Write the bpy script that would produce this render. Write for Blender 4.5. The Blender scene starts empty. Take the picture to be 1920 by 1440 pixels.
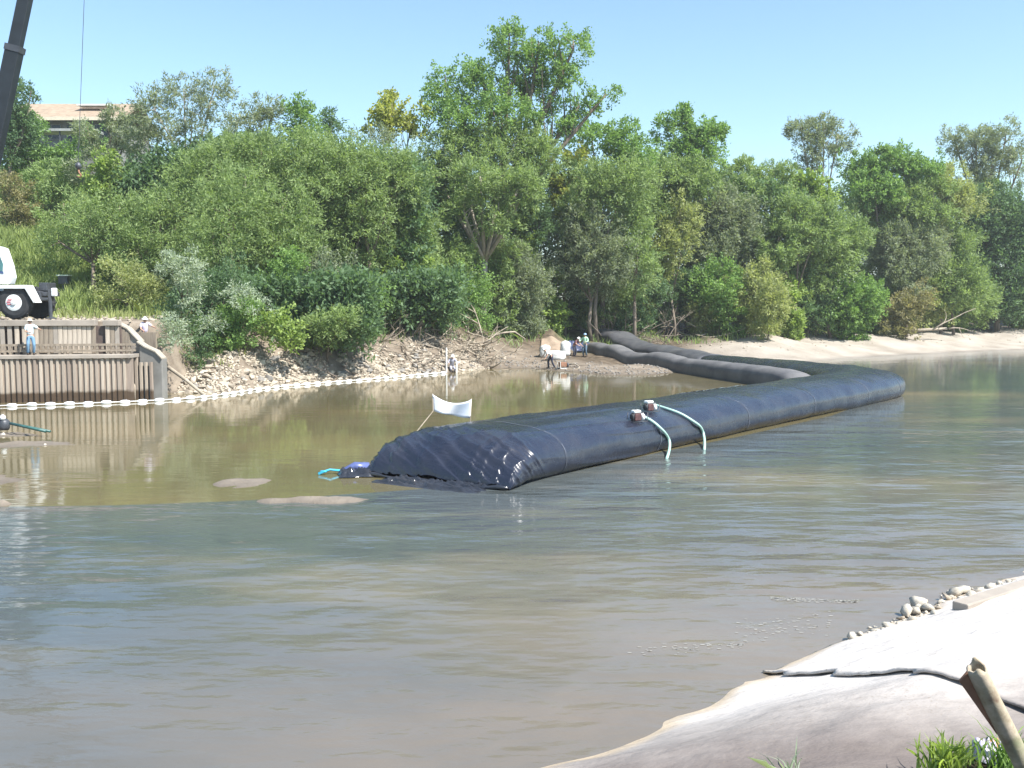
import bpy, bmesh, math, random
import numpy as np
from mathutils import Vector, Matrix

random.seed(7)
RNG = np.random.default_rng(11)
SC = bpy.context.scene
COL = SC.collection
R = math.radians

# ------------------------------------------------------------------ camera
FPX = 1850.0
CAM_H = 4.57
PITCH = math.atan(148.0 / FPX)
cam_d = bpy.data.cameras.new('camera')
cam_d.sensor_width = 36.0
cam_d.lens = 36.0 * FPX / 1920.0
cam_d.clip_start = 0.05
cam_d.clip_end = 3000.0
cam = bpy.data.objects.new('camera', cam_d)
COL.objects.link(cam)
cam.location = (0, 0, CAM_H)
cam.rotation_euler = (math.pi / 2 - PITCH, 0, 0)
SC.camera = cam

# ------------------------------------------------------------------ light
SUN_DIR = Vector((0.50, -0.34, 0.80)).normalized()      # towards the sun
world = bpy.data.worlds.new('World')
SC.world = world
world.use_nodes = True
wn = world.node_tree.nodes
wl = world.node_tree.links
for n in list(wn):
    wn.remove(n)
sky = wn.new('ShaderNodeTexSky')
sky.sky_type = 'NISHITA'
sky.sun_disc = False
sky.sun_elevation = math.asin(SUN_DIR.z)
sky.sun_rotation = math.atan2(SUN_DIR.x, SUN_DIR.y)
sky.air_density = 1.0
sky.dust_density = 0.6
sky.ozone_density = 1.0
tint = wn.new('ShaderNodeMix')
tint.data_type = 'RGBA'
tint.blend_type = 'MULTIPLY'
tint.inputs[0].default_value = 1.0
tint.inputs[7].default_value = (0.92, 1.02, 1.02, 1)
bg = wn.new('ShaderNodeBackground')
bg.inputs['Strength'].default_value = 0.115
wo = wn.new('ShaderNodeOutputWorld')
wl.new(sky.outputs[0], tint.inputs[6])
wl.new(tint.outputs[2], bg.inputs['Color'])
wl.new(bg.outputs[0], wo.inputs['Surface'])

sun_d = bpy.data.lights.new('sun', 'SUN')
sun_d.energy = 5.0
sun_d.angle = R(0.5)
sun_d.color = (1.0, 0.96, 0.90)
sun = bpy.data.objects.new('sun', sun_d)
COL.objects.link(sun)
sun.rotation_euler = SUN_DIR.to_track_quat('Z', 'Y').to_euler()
sun.location = (40, -40, 80)

SC.view_settings.view_transform = 'Standard'
SC.view_settings.look = 'None'
SC.view_settings.gamma = 1.0
SC.view_settings.exposure = 1.05
SC.view_settings.use_curve_mapping = False
SC.cycles.max_bounces = 6
SC.cycles.diffuse_bounces = 3
SC.cycles.glossy_bounces = 3
SC.cycles.transmission_bounces = 4
SC.cycles.transparent_max_bounces = 6
SC.cycles.sample_clamp_indirect = 6.0

# ------------------------------------------------------------------ helpers
_cp, _sp = math.cos(PITCH), math.sin(PITCH)


def ray(px, py):
    u = (px - 960.0) / FPX
    v = (720.0 - py) / FPX
    return Vector((u, _cp + v * _sp, -_sp + v * _cp))


def at(px, py, D):
    d = ray(px, py)
    return Vector((0, 0, CAM_H)) + d * (D / d.y)


def W(px, py, z=0.0):
    d = ray(px, py)
    return Vector((0, 0, CAM_H)) + d * ((z - CAM_H) / d.z)


def _hash(ix, iy, iz, seed):
    n = (ix * 374761393 + iy * 668265263 + iz * 2147483647 + seed * 974634777) & 0xFFFFFFFF
    n = ((n ^ (n >> 13)) * 1274126177) & 0xFFFFFFFF
    n = (n ^ (n >> 16)) & 0xFFFFFF
    return n / float(0xFFFFFF)


def vnoise(p, seed=0):
    """value noise in -1..1; p (N,3)"""
    p = np.asarray(p, float)
    f = np.floor(p)
    t = p - f
    t = t * t * (3 - 2 * t)
    i = f.astype(np.int64)
    out = 0
    for dx in (0, 1):
        for dy in (0, 1):
            for dz in (0, 1):
                w = (t[:, 0] if dx else 1 - t[:, 0]) * (t[:, 1] if dy else 1 - t[:, 1]) * (t[:, 2] if dz else 1 - t[:, 2])
                out = out + w * _hash(i[:, 0] + dx, i[:, 1] + dy, i[:, 2] + dz, seed)
    return out * 2 - 1


def fbm(p, seed=0, octv=3):
    p = np.asarray(p, float)
    o = 0
    a = 1.0
    for k in range(octv):
        o = o + a * vnoise(p * (2 ** k), seed + k * 17)
        a *= 0.5
    return o


def n2(x, y, s, seed=0, octv=3):
    x = np.asarray(x, float)
    y = np.asarray(y, float)
    p = np.stack([x.ravel() * s, y.ravel() * s, np.zeros(x.size)], 1)
    return fbm(p, seed, octv).reshape(x.shape)


def tag(o, label=None, cat=None, group=None, kind=None):
    if label:
        o['label'] = label
    if cat:
        o['category'] = cat
    if group:
        o['group'] = group
    if kind:
        o['kind'] = kind
    return o


def empty(name, loc=(0, 0, 0), rz=0.0):
    o = bpy.data.objects.new(name, None)
    o.empty_display_size = 0.3
    COL.objects.link(o)
    o.location = loc
    o.rotation_euler = (0, 0, rz)
    return o


def link(name, me, mat=None, parent=None, smooth=False):
    o = bpy.data.objects.new(name, me)
    COL.objects.link(o)
    if mat is not None and len(me.materials) == 0:
        me.materials.append(mat)
    if smooth:
        me.polygons.foreach_set('use_smooth', [True] * len(me.polygons))
    if parent is not None:
        o.parent = parent
    return o


class MB:
    """collects shapes; build() links them as one mesh object"""

    def __init__(s):
        s.v = []
        s.f = []

    def add(s, vs, fs):
        b = len(s.v)
        s.v += [tuple(q) for q in vs]
        s.f += [tuple(i + b for i in q) for q in fs]
        return s

    def box(s, c, d, rot=None, taper=1.0):
        cx, cy, cz = c
        hx, hy, hz = d[0] / 2, d[1] / 2, d[2] / 2
        vs = []
        for z, k in ((-hz, 1.0), (hz, taper)):
            for x, y in ((-hx, -hy), (hx, -hy), (hx, hy), (-hx, hy)):
                q = Vector((x * k, y * k, z))
                if rot is not None:
                    q = rot @ q
                vs.append((q.x + cx, q.y + cy, q.z + cz))
        return s.add(vs, [(3, 2, 1, 0), (4, 5, 6, 7), (0, 1, 5, 4), (1, 2, 6, 5), (2, 3, 7, 6), (3, 0, 4, 7)])

    def tube(s, pts, rad, n=8, caps=True):
        pts = [Vector(p) for p in pts]
        if not hasattr(rad, '__len__'):
            rad = [rad] * len(pts)
        base = len(s.v)
        prev = None
        for i, p in enumerate(pts):
            if i == 0:
                t = pts[1] - p
            elif i == len(pts) - 1:
                t = p - pts[i - 1]
            else:
                t = pts[i + 1] - pts[i - 1]
            t.normalize()
            if prev is None:
                a = Vector((0, 0, 1)) if abs(t.z) < 0.9 else Vector((1, 0, 0))
                u = t.cross(a).normalized()
            else:
                u = (prev - t * prev.dot(t)).normalized()
            w = t.cross(u)
            prev = u
            for k in range(n):
                a = 2 * math.pi * k / n
                s.v.append(tuple(p + (u * math.cos(a) + w * math.sin(a)) * rad[i]))
        for i in range(len(pts) - 1):
            for k in range(n):
                a = base + i * n + k
                b = base + i * n + (k + 1) % n
                s.f.append((a, b, b + n, a + n))
        if caps:
            s.f.append(tuple(base + k for k in reversed(range(n))))
            s.f.append(tuple(base + (len(pts) - 1) * n + k for k in range(n)))
        return s

    def lathe(s, c, prof, n=16, axis='Z', rot=None):
        """prof: list of (r, h)"""
        base = len(s.v)
        c = Vector(c)
        for r, h in prof:
            for k in range(n):
                a = 2 * math.pi * k / n
                if axis == 'Z':
                    q = Vector((r * math.cos(a), r * math.sin(a), h))
                elif axis == 'Y':
                    q = Vector((r * math.cos(a), h, r * math.sin(a)))
                else:
                    q = Vector((h, r * math.cos(a), r * math.sin(a)))
                if rot is not None:
                    q = rot @ q
                s.v.append(tuple(c + q))
        m = len(prof)
        for i in range(m - 1):
            for k in range(n):
                a = base + i * n + k
                b = base + i * n + (k + 1) % n
                s.f.append((a, b, b + n, a + n))
        s.f.append(tuple(base + k for k in reversed(range(n))))
        s.f.append(tuple(base + (m - 1) * n + k for k in range(n)))
        return s

    def prism(s, poly, d0, d1, plane='XZ'):
        """extrude outline poly [(a,b)] between d0,d1 along the third axis"""
        n = len(poly)
        vs = []
        for d in (d0, d1):
            for a, b in poly:
                vs.append((a, d, b) if plane == 'XZ' else ((a, b, d) if plane == 'XY' else (d, a, b)))
        fs = [tuple(range(n)), tuple(reversed(range(n, 2 * n)))]
        for k in range(n):
            k2 = (k + 1) % n
            fs.append((k, k + n, k2 + n, k2))
        return s.add(vs, fs)

    def mesh(s, name='mesh', fix=True):
        me = bpy.data.meshes.new(name)
        me.from_pydata(s.v, [], s.f)
        if fix:
            bm = bmesh.new()
            bm.from_mesh(me)
            bmesh.ops.recalc_face_normals(bm, faces=bm.faces)
            bm.to_mesh(me)
            bm.free()
        me.update()
        return me

    def build(s, name, mat, parent=None, smooth=False, bevel=0.0, auto=None):
        me = s.mesh(name)
        o = link(name, me, mat, parent, smooth)
        if bevel:
            m = o.modifiers.new('bevel', 'BEVEL')
            m.width = bevel
            m.segments = 2
            m.limit_method = 'ANGLE'
        return o


def grid_mesh(name, P, closed_v=False):
    """P (nu, nv, 3) -> mesh"""
    nu, nv = P.shape[:2]
    idx = np.arange(nu * nv).reshape(nu, nv)
    if closed_v:
        a = idx[:-1, :]
        b = idx[1:, :]
        quads = np.stack([a, b, np.roll(b, -1, 1), np.roll(a, -1, 1)], -1).reshape(-1, 4)
    else:
        quads = np.stack([idx[:-1, :-1], idx[1:, :-1], idx[1:, 1:], idx[:-1, 1:]], -1).reshape(-1, 4)
    return np_mesh(name, P.reshape(-1, 3), quads)


def np_mesh(name, V, Q):
    me = bpy.data.meshes.new(name)
    V = np.ascontiguousarray(V, dtype=np.float32)
    Q = np.ascontiguousarray(Q, dtype=np.int32)
    k = Q.shape[1]
    me.vertices.add(len(V))
    me.vertices.foreach_set('co', V.ravel())
    me.loops.add(Q.size)
    me.loops.foreach_set('vertex_index', Q.ravel())
    me.polygons.add(len(Q))
    me.polygons.foreach_set('loop_start', np.arange(0, Q.size, k, dtype=np.int32))
    me.polygons.foreach_set('loop_total', np.full(len(Q), k, dtype=np.int32))
    me.update(calc_edges=True)
    return me


def set_attr(me, name, vals):
    a = me.attributes.new(name, 'FLOAT', 'POINT')
    a.data.foreach_set('value', np.ascontiguousarray(vals, dtype=np.float32).ravel())


# ------------------------------------------------------------------ materials
def mat_base(name):
    m = bpy.data.materials.new(name)
    m.use_nodes = True
    nt = m.node_tree
    p = nt.nodes['Principled BSDF']
    return m, nt, p


def N(nt, typ, **kw):
    n = nt.nodes.new(typ)
    for k, v in kw.items():
        setattr(n, k, v)
    return n


def noise_node(nt, scale, detail=4, coord=None, rough=0.55, vec_scale=None):
    tc = N(nt, 'ShaderNodeTexCoord')
    src = tc.outputs['Object'] if coord is None else coord
    if vec_scale is not None:
        mp = N(nt, 'ShaderNodeMapping')
        mp.inputs['Scale'].default_value = vec_scale
        nt.links.new(src, mp.inputs['Vector'])
        src = mp.outputs[0]
    n = N(nt, 'ShaderNodeTexNoise')
    n.inputs['Scale'].default_value = scale
    n.inputs['Detail'].default_value = detail
    n.inputs['Roughness'].default_value = rough
    nt.links.new(src, n.inputs['Vector'])
    return n


def ramp(nt, src, stops):
    r = N(nt, 'ShaderNodeValToRGB')
    e = r.color_ramp.elements
    while len(e) < len(stops):
        e.new(0.5)
    for i, (p, c) in enumerate(stops):
        e[i].position = p
        e[i].color = (c[0], c[1], c[2], 1)
    nt.links.new(src, r.inputs['Fac'])
    return r


def mixc(nt, fac, a, b, mode='MIX'):
    m = N(nt, 'ShaderNodeMix')
    m.data_type = 'RGBA'
    m.blend_type = mode
    for s, v in ((m.inputs[0], fac), (m.inputs[6], a), (m.inputs[7], b)):
        if isinstance(v, (int, float)):
            s.default_value = v
        elif isinstance(v, tuple):
            s.default_value = (v[0], v[1], v[2], 1)
        else:
            nt.links.new(v, s)
    return m.outputs[2]


def bump(nt, p, h, strength=0.3, dist=0.02):
    b = N(nt, 'ShaderNodeBump')
    b.inputs['Strength'].default_value = strength
    b.inputs['Distance'].default_value = dist
    nt.links.new(h, b.inputs['Height'])
    nt.links.new(b.outputs[0], p.inputs['Normal'])
    return b


def simple(name, col, rough=0.6, var=0.25, scale=3.0, metal=0.0, bmp=0.15, dist=0.01, spec=0.4, vec_scale=None, col2=None):
    """a surface with mottled colour and fine relief"""
    m, nt, p = mat_base(name)
    n = noise_node(nt, scale, 5, vec_scale=vec_scale)
    lo = tuple(c * (1 - var) for c in col)
    hi = col2 if col2 else tuple(min(1, c * (1 + var)) for c in col)
    r = ramp(nt, n.outputs['Fac'], [(0.3, lo), (0.7, hi)])
    nt.links.new(r.outputs[0], p.inputs['Base Color'])
    p.inputs['Roughness'].default_value = rough
    p.inputs['Metallic'].default_value = metal
    p.inputs['Specular IOR Level'].default_value = spec
    if bmp:
        n2_ = noise_node(nt, scale * 6, 4, vec_scale=vec_scale)
        bump(nt, p, n2_.outputs['Fac'], bmp, dist)
    return m


def leaf_mat(name, col, trans=0.45, hue=None):
    col = tuple(k * 1.8 for k in col)
    m, nt, p = mat_base(name)
    a = N(nt, 'ShaderNodeAttribute', attribute_name='tint')
    lo = tuple(c * 0.62 for c in col)
    hi = hue if hue else (col[0] * 1.5, col[1] * 1.35, col[2] * 1.25)
    r = ramp(nt, a.outputs['Fac'], [(0.0, lo), (1.0, hi)])
    nt.links.new(r.outputs[0], p.inputs['Base Color'])
    p.inputs['Roughness'].default_value = 0.6
    p.inputs['Specular IOR Level'].default_value = 0.35
    t = N(nt, 'ShaderNodeBsdfTranslucent')
    tc = mixc(nt, 1.0, r.outputs[0], (1.25, 1.3, 0.7), 'MULTIPLY')
    nt.links.new(tc, t.inputs['Color'])
    mx = N(nt, 'ShaderNodeMixShader')
    mx.inputs[0].default_value = trans
    nt.links.new(p.outputs[0], mx.inputs[1])
    nt.links.new(t.outputs[0], mx.inputs[2])
    nt.links.new(mx.outputs[0], nt.nodes['Material Output'].inputs['Surface'])
    return m


LEAF = {
    'willow': leaf_mat('leaf_willow', (0.132, 0.192, 0.080)),
    'green': leaf_mat('leaf_green', (0.108, 0.185, 0.060)),
    'bright': leaf_mat('leaf_bright', (0.145, 0.21, 0.062)),
    'yellow': leaf_mat('leaf_yellow', (0.19, 0.22, 0.06)),
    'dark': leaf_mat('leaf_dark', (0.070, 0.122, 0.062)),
    'silver': leaf_mat('leaf_silver', (0.19, 0.24, 0.19)),
    'khaki': leaf_mat('leaf_khaki', (0.18, 0.215, 0.095)),
    'grey': leaf_mat('leaf_grey', (0.135, 0.17, 0.115)),
    'rust': leaf_mat('leaf_rust', (0.15, 0.15, 0.08)),
    'grass': leaf_mat('leaf_grass', (0.15, 0.20, 0.075)),
}
M_BARK = simple('bark', (0.16, 0.13, 0.10), 0.9, 0.35, 2.0, bmp=0.6, dist=0.03, vec_scale=(3, 3, 0.5))
M_PALEBARK = simple('pale_bark', (0.34, 0.30, 0.25), 0.85, 0.3, 2.0, bmp=0.4, dist=0.02, vec_scale=(3, 3, 0.5))
M_DRIFT = simple('driftwood', (0.33, 0.28, 0.215), 0.85, 0.3, 2.5, bmp=0.4, dist=0.01)
M_DEADTWIG = simple('dead_twig', (0.20, 0.165, 0.13), 0.9, 0.4, 1.0)
M_PLANK = simple('weathered_plank', (0.235, 0.195, 0.15), 0.85, 0.28, 1.6, bmp=0.5, dist=0.01, vec_scale=(6, 6, 0.5))
M_CONC = simple('concrete', (0.30, 0.265, 0.225), 0.85, 0.22, 1.2, bmp=0.4, dist=0.01)
M_CONCG = simple('grey_concrete', (0.19, 0.185, 0.17), 0.85, 0.22, 1.2, bmp=0.4, dist=0.01)
M_STONE = simple('stone', (0.32, 0.275, 0.215), 0.85, 0.35, 1.3, bmp=0.5, dist=0.02)
M_STONEG = simple('grey_stone', (0.22, 0.205, 0.185), 0.85, 0.35, 1.3, bmp=0.5, dist=0.02)
M_STONEW = simple('pale_stone', (0.46, 0.42, 0.35), 0.85, 0.2, 5, bmp=0.5, dist=0.02)
M_WHITE = simple('white_paint', (0.74, 0.76, 0.74), 0.35, 0.08, 2)
M_FLOAT = simple('white_float', (0.78, 0.80, 0.79), 0.45, 0.12, 3)
M_TYRE = simple('tyre_rubber', (0.035, 0.036, 0.038), 0.75, 0.3, 6)
M_RED = simple('red_paint', (0.62, 0.10, 0.12), 0.5, 0.15, 5)
M_STEEL = simple('dark_steel', (0.07, 0.075, 0.085), 0.45, 0.3, 2, metal=0.3)
M_GLASS = simple('teal_glass', (0.05, 0.17, 0.19), 0.08, 0.2, 2, bmp=0, spec=0.8)
M_BLUEG = simple('blue_paint', (0.06, 0.10, 0.22), 0.3, 0.2, 2)
M_RUST = simple('rusty_steel', (0.25, 0.13, 0.08), 0.8, 0.4, 6)
M_SKIN = simple('skin', (0.50, 0.30, 0.21), 0.55, 0.08, 10, bmp=0)
M_BOOT = simple('boots', (0.06, 0.045, 0.035), 0.7, 0.3, 8)
M_HAIR = simple('hair', (0.05, 0.035, 0.025), 0.7, 0.3, 30)

# ------------------------------------------------------------------ terrain
SHX = np.array([-160, -60, -19.0, -17.0, -15.6, -13.5, -10.8, -4.3, -1.8, 1.5, 4.3, 6.3, 9.3, 11.5, 14, 18, 22.8, 29, 36, 53, 80, 160])
SHY = np.array([47.2, 47.2, 51.0, 51.2, 50.6, 54.6, 59.2, 66.6, 71.5, 71.2, 67.5, 64.2, 64.8, 67.5, 72, 75, 78, 84.6, 91, 102, 118, 165])
DG = np.array([-10, -3, 0, .4, 1.5, 3, 6, 9, 13, 18, 25, 35, 50, 80, 200], float)
PX = np.array([-160, -18.9, -17.6, -12, -6, 0, 3.2, 5.2, 14, 24, 50, 160], float)
PZ = np.array([
    [-1.2, -1.2, -1.0, 3.7, 3.75, 3.8, 3.85, 3.95, 4.9, 6.4, 9.2, 13.3, 18, 19.5, 20],
    [-1.2, -1.2, -1.0, 3.7, 3.75, 3.8, 3.85, 3.95, 4.9, 6.4, 9.2, 13.3, 18, 19.5, 20],
    [-1.2, -.5, 0, .14, .7, 1.3, 2.3, 3.0, 4.2, 5.4, 8, 11.5, 15, 16, 16],
    [-1.2, -.5, 0, .16, .7, 1.4, 2.5, 3.2, 3.8, 4.6, 6, 8.5, 11, 12, 12],
    [-1.2, -.5, 0, .14, .6, 1.25, 2.4, 3.1, 3.6, 4.0, 4.8, 6, 8, 9, 9],
    [-1.2, -.4, 0, .08, .25, .5, 1.1, 2.0, 2.7, 3.2, 3.8, 4.5, 5, 6, 6],
    [-1.2, -.25, 0, .05, .15, .3, .6, 1.3, 2.6, 3.2, 3.8, 4.2, 4.5, 5, 5],
    [-1.2, -.25, 0, .05, .12, .2, .3, .42, .6, 1.2, 2.6, 3.6, 4, 5, 5],
    [-1.2, -.3, 0, .05, .1, .16, .28, .4, .6, 1.1, 2.2, 3.3, 4, 5, 5],
    [-1.2, -.3, 0, .04, .14, .32, .75, 1.15, 1.6, 2.1, 2.8, 3.4, 4, 4.5, 5],
    [-1.2, -.3, 0, .04, .14, .32, .75, 1.15, 1.6, 2.1, 2.8, 3.4, 4, 4.5, 5],
    [-1.2, -.3, 0, .04, .14, .32, .75, 1.15, 1.6, 2.1, 2.8, 3.4, 4, 4.5, 5]])


def shore(x):
    return np.interp(x, SHX, SHY)


# small islets of sand and mud standing out of the pond: (px, py, rx m, ry m, height)
ISLETS = [(455, 903, 0.62, 0.6, 0.06), (600, 936, 1.15, 0.32, 0.06), (520, 938, 0.5, 0.25, 0.05),
          (20, 832, 1.6, 0.55, 0.05), (-40, 905, .8, 1.0, 0.04), (0, 944, 0.2, 0.2, 0.08),
          (75, 828, 0.8, 0.25, 0.03), (-30, 814, 1.6, .7, 0.05)]
ISL = [(W(a, b, 0.03), rx, ry, h) for a, b, rx, ry, h in ISLETS]


def near_s(x, y):
    return (x - 0.5) * 0.65 - (y - 9.6) * 0.76


def zfar(x, y):
    x = np.asarray(x, float)
    y = np.asarray(y, float)
    wob = n2(x, y, 0.35, 3, 2) * 0.45 * np.clip((x + 18.3) / 1.5, 0, 1)
    d = y - shore(x) + wob
    cols = np.stack([np.interp(d, DG, PZ[k]) for k in range(len(PX))], 0)
    xi = np.clip(np.interp(x, PX, np.arange(len(PX))), 0, len(PX) - 1.001)
    i0 = np.floor(xi).astype(int)
    t = xi - i0
    z = np.take_along_axis(cols, i0[None], 0)[0] * (1 - t) + np.take_along_axis(cols, (i0 + 1)[None], 0)[0] * t
    amp = np.clip(d / 12, 0, 1) * 0.35 + 0.02
    amp = np.where((x < -18) & (d < 9), 0.02, amp)
    z = z + n2(x, y, 0.22, 9, 3) * amp
    return z


def znear(x, y):
    s = near_s(x, y)
    z = np.interp(s, [-8, -2, 0, 1, 2.2, 3.4, 4.0, 4.8, 5.8, 7.0, 9, 14, 60], [-1.2, -.5, -.03, .20, .5, .62, .5, .95, 1.9, 2.9, 3.3, 3.8, 5])
    z = z - 0.30 * np.exp(-((y - 7.3) / 0.5) ** 2) * (np.asarray(x) > 0.5) * (s > 2)
    z = z + n2(x, y, 0.9, 21, 3) * 0.04
    under = (s > -.6) & (y > 8.0 + .24 * np.clip(x - 1.9, 0, 5))
    return np.where(under, np.minimum(z - .22, .45), z)


def ground(x, y):
    x = np.asarray(x, float)
    y = np.asarray(y, float)
    z = np.maximum(zfar(x, y), znear(x, y))
    for c, rx, ry, h in ISL:
        q = ((x - c.x) / rx) ** 2 + ((y - c.y) / ry) ** 2 + (n2(x, y, 1.6, 5, 2) * 0.7 + n2(x, y, 5.5, 6, 2) * .35)
        z = np.maximum(z, np.where(q < 4, h * (1.15 - q), -9))
    return z


def gz(x, y):
    return float(ground(np.array([x]), np.array([y]))[0])


def axis(parts):
    out = []
    for a, b, st in parts:
        out.append(np.arange(a, b, st))
    out.append([parts[-1][1]])
    return np.concatenate(out)


gx = axis([(-900, -160, 60), (-160, -60, 6), (-60, -30, 1.2), (-30, -3, .17), (-3, 16, .35), (16, 60, .8), (60, 160, 5), (160, 900, 60)])
gy = axis([(-900, -100, 60), (-100, -10, 6), (-10, 4, .8), (4, 16, .25), (16, 22, .8), (22, 38, .17), (38, 40, .4), (40, 46, .8), (46, 80, .33), (80, 130, 1.0), (130, 260, 8), (260, 1500, 90)])
GX, GY = np.meshgrid(gx, gy, indexing='ij')
GZ = ground(GX, GY)
P = np.stack([GX, GY, GZ], -1)
g_me = grid_mesh('ground', P)
gs = GY - shore(GX)
# what the ground is made of: sand 1 on the right bar, grass on the left slope, riprap gravel between
w_sand = np.clip((GX - 13) / 6, 0, 1) * np.clip((15 - gs) / 4, 0, 1)
w_grass = np.clip((gs - 13.0 + n2(GX, GY, .4, 31) * 2.0) / 2.5, 0, 1) * np.clip((8 - GX) / 8, 0.0, 1)
w_wood = np.clip((gs - 5.0 - 0 * GX) / 3.0, 0, 1) * np.clip((GX + 16) / 2.0, 0, 1) * (1 - w_sand)
w_near = (GY < 20).astype(float) * (near_s(GX, GY) > -3)
w_islet = ((GY < 40) & (GY > 20)).astype(float) * .35
set_attr(g_me, 'sand', np.maximum(w_sand, w_islet))
set_attr(g_me, 'grass', w_grass)
set_attr(g_me, 'wood', w_wood)
set_attr(g_me, 'near', w_near)

m, nt, p = mat_base('ground_soil')
nA = noise_node(nt, 0.9, 8, rough=0.65)
soil = ramp(nt, nA.outputs['Fac'], [(0.3, (0.11, 0.085, 0.062)), (0.68, (0.27, 0.225, 0.175))]).outputs[0]
nS = noise_node(nt, 0.35, 6)
sand = ramp(nt, nS.outputs['Fac'], [(0.3, (0.25, 0.215, 0.175)), (0.65, (0.38, 0.34, 0.29))]).outputs[0]
nG = noise_node(nt, 1.1, 6)
grass = ramp(nt, nG.outputs['Fac'], [(0.3, (0.07, 0.11, 0.03)), (0.55, (0.13, 0.17, 0.05)), (0.75, (0.24, 0.21, 0.10))]).outputs[0]
nW = noise_node(nt, 2.2, 6)
wood = ramp(nt, nW.outputs['Fac'], [(0.35, (0.06, 0.045, 0.03)), (0.7, (0.17, 0.13, 0.09))]).outputs[0]
nN = noise_node(nt, 5, 7)
near = ramp(nt, nN.outputs['Fac'], [(0.3, (0.035, 0.028, 0.02)), (0.7, (0.11, 0.085, 0.055))]).outputs[0]


def A_(nm):
    return N(nt, 'ShaderNodeAttribute', attribute_name=nm).outputs['Fac']


c = mixc(nt, A_('wood'), soil, wood)
c = mixc(nt, A_('grass'), c, grass)
c = mixc(nt, A_('sand'), c, sand)
c = mixc(nt, A_('near'), c, near)
# wet strip: mud that the water keeps damp
geo = N(nt, 'ShaderNodeNewGeometry')
sx = N(nt, 'ShaderNodeSeparateXYZ')
nt.links.new(geo.outputs['Position'], sx.inputs[0])
mr = N(nt, 'ShaderNodeMapRange')
mr.inputs['From Min'].default_value = 0.0
mr.inputs['From Max'].default_value = 0.13
mr.inputs['To Min'].default_value = 0.62
mr.inputs['To Max'].default_value = 1.0
nt.links.new(sx.outputs['Z'], mr.inputs['Value'])
c = mixc(nt, 1.0, c, mr.outputs[0], 'MULTIPLY')
nt.links.new(c, p.inputs['Base Color'])
p.inputs['Roughness'].default_value = 0.9
p.inputs['Specular IOR Level'].default_value = 0.25
nB = noise_node(nt, 3.0, 9, rough=0.7)
bump(nt, p, nB.outputs['Fac'], 0.8, 0.12)
g = link('ground', g_me, m, smooth=True)
tag(g, kind='structure')

# ------------------------------------------------------------------ water
TUBE_EDGE = [(0.1, 24.9), (4.7, 30.6), (7.8, 34.0), (13.2, 40.6), (18.4, 49.0)]
split = [(-200, 21.5), (-30, 21.6), (-14, 22.0), (-9, 22.3), (-6.6, 22.75), (-4.8, 23.3), (-3.0, 24.0), (-1.6, 24.6)] + TUBE_EDGE + [(19.0, 55), (17.3, 64), (14.5, 72), (11, 84)]


def water_sheet(name, poly, mat):
    me = bpy.data.meshes.new(name)
    me.from_pydata([(a, b, 0.0) for a, b in poly], [], [tuple(range(len(poly)))])
    bm = bmesh.new()
    bm.from_mesh(me)
    bmesh.ops.triangulate(bm, faces=bm.faces)
    for f in bm.faces:
        if f.normal.z < 0:
            f.normal_flip()
    bm.to_mesh(me)
    bm.free()
    o = link(name, me, mat)
    tag(o, kind='structure')
    return o


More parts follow.
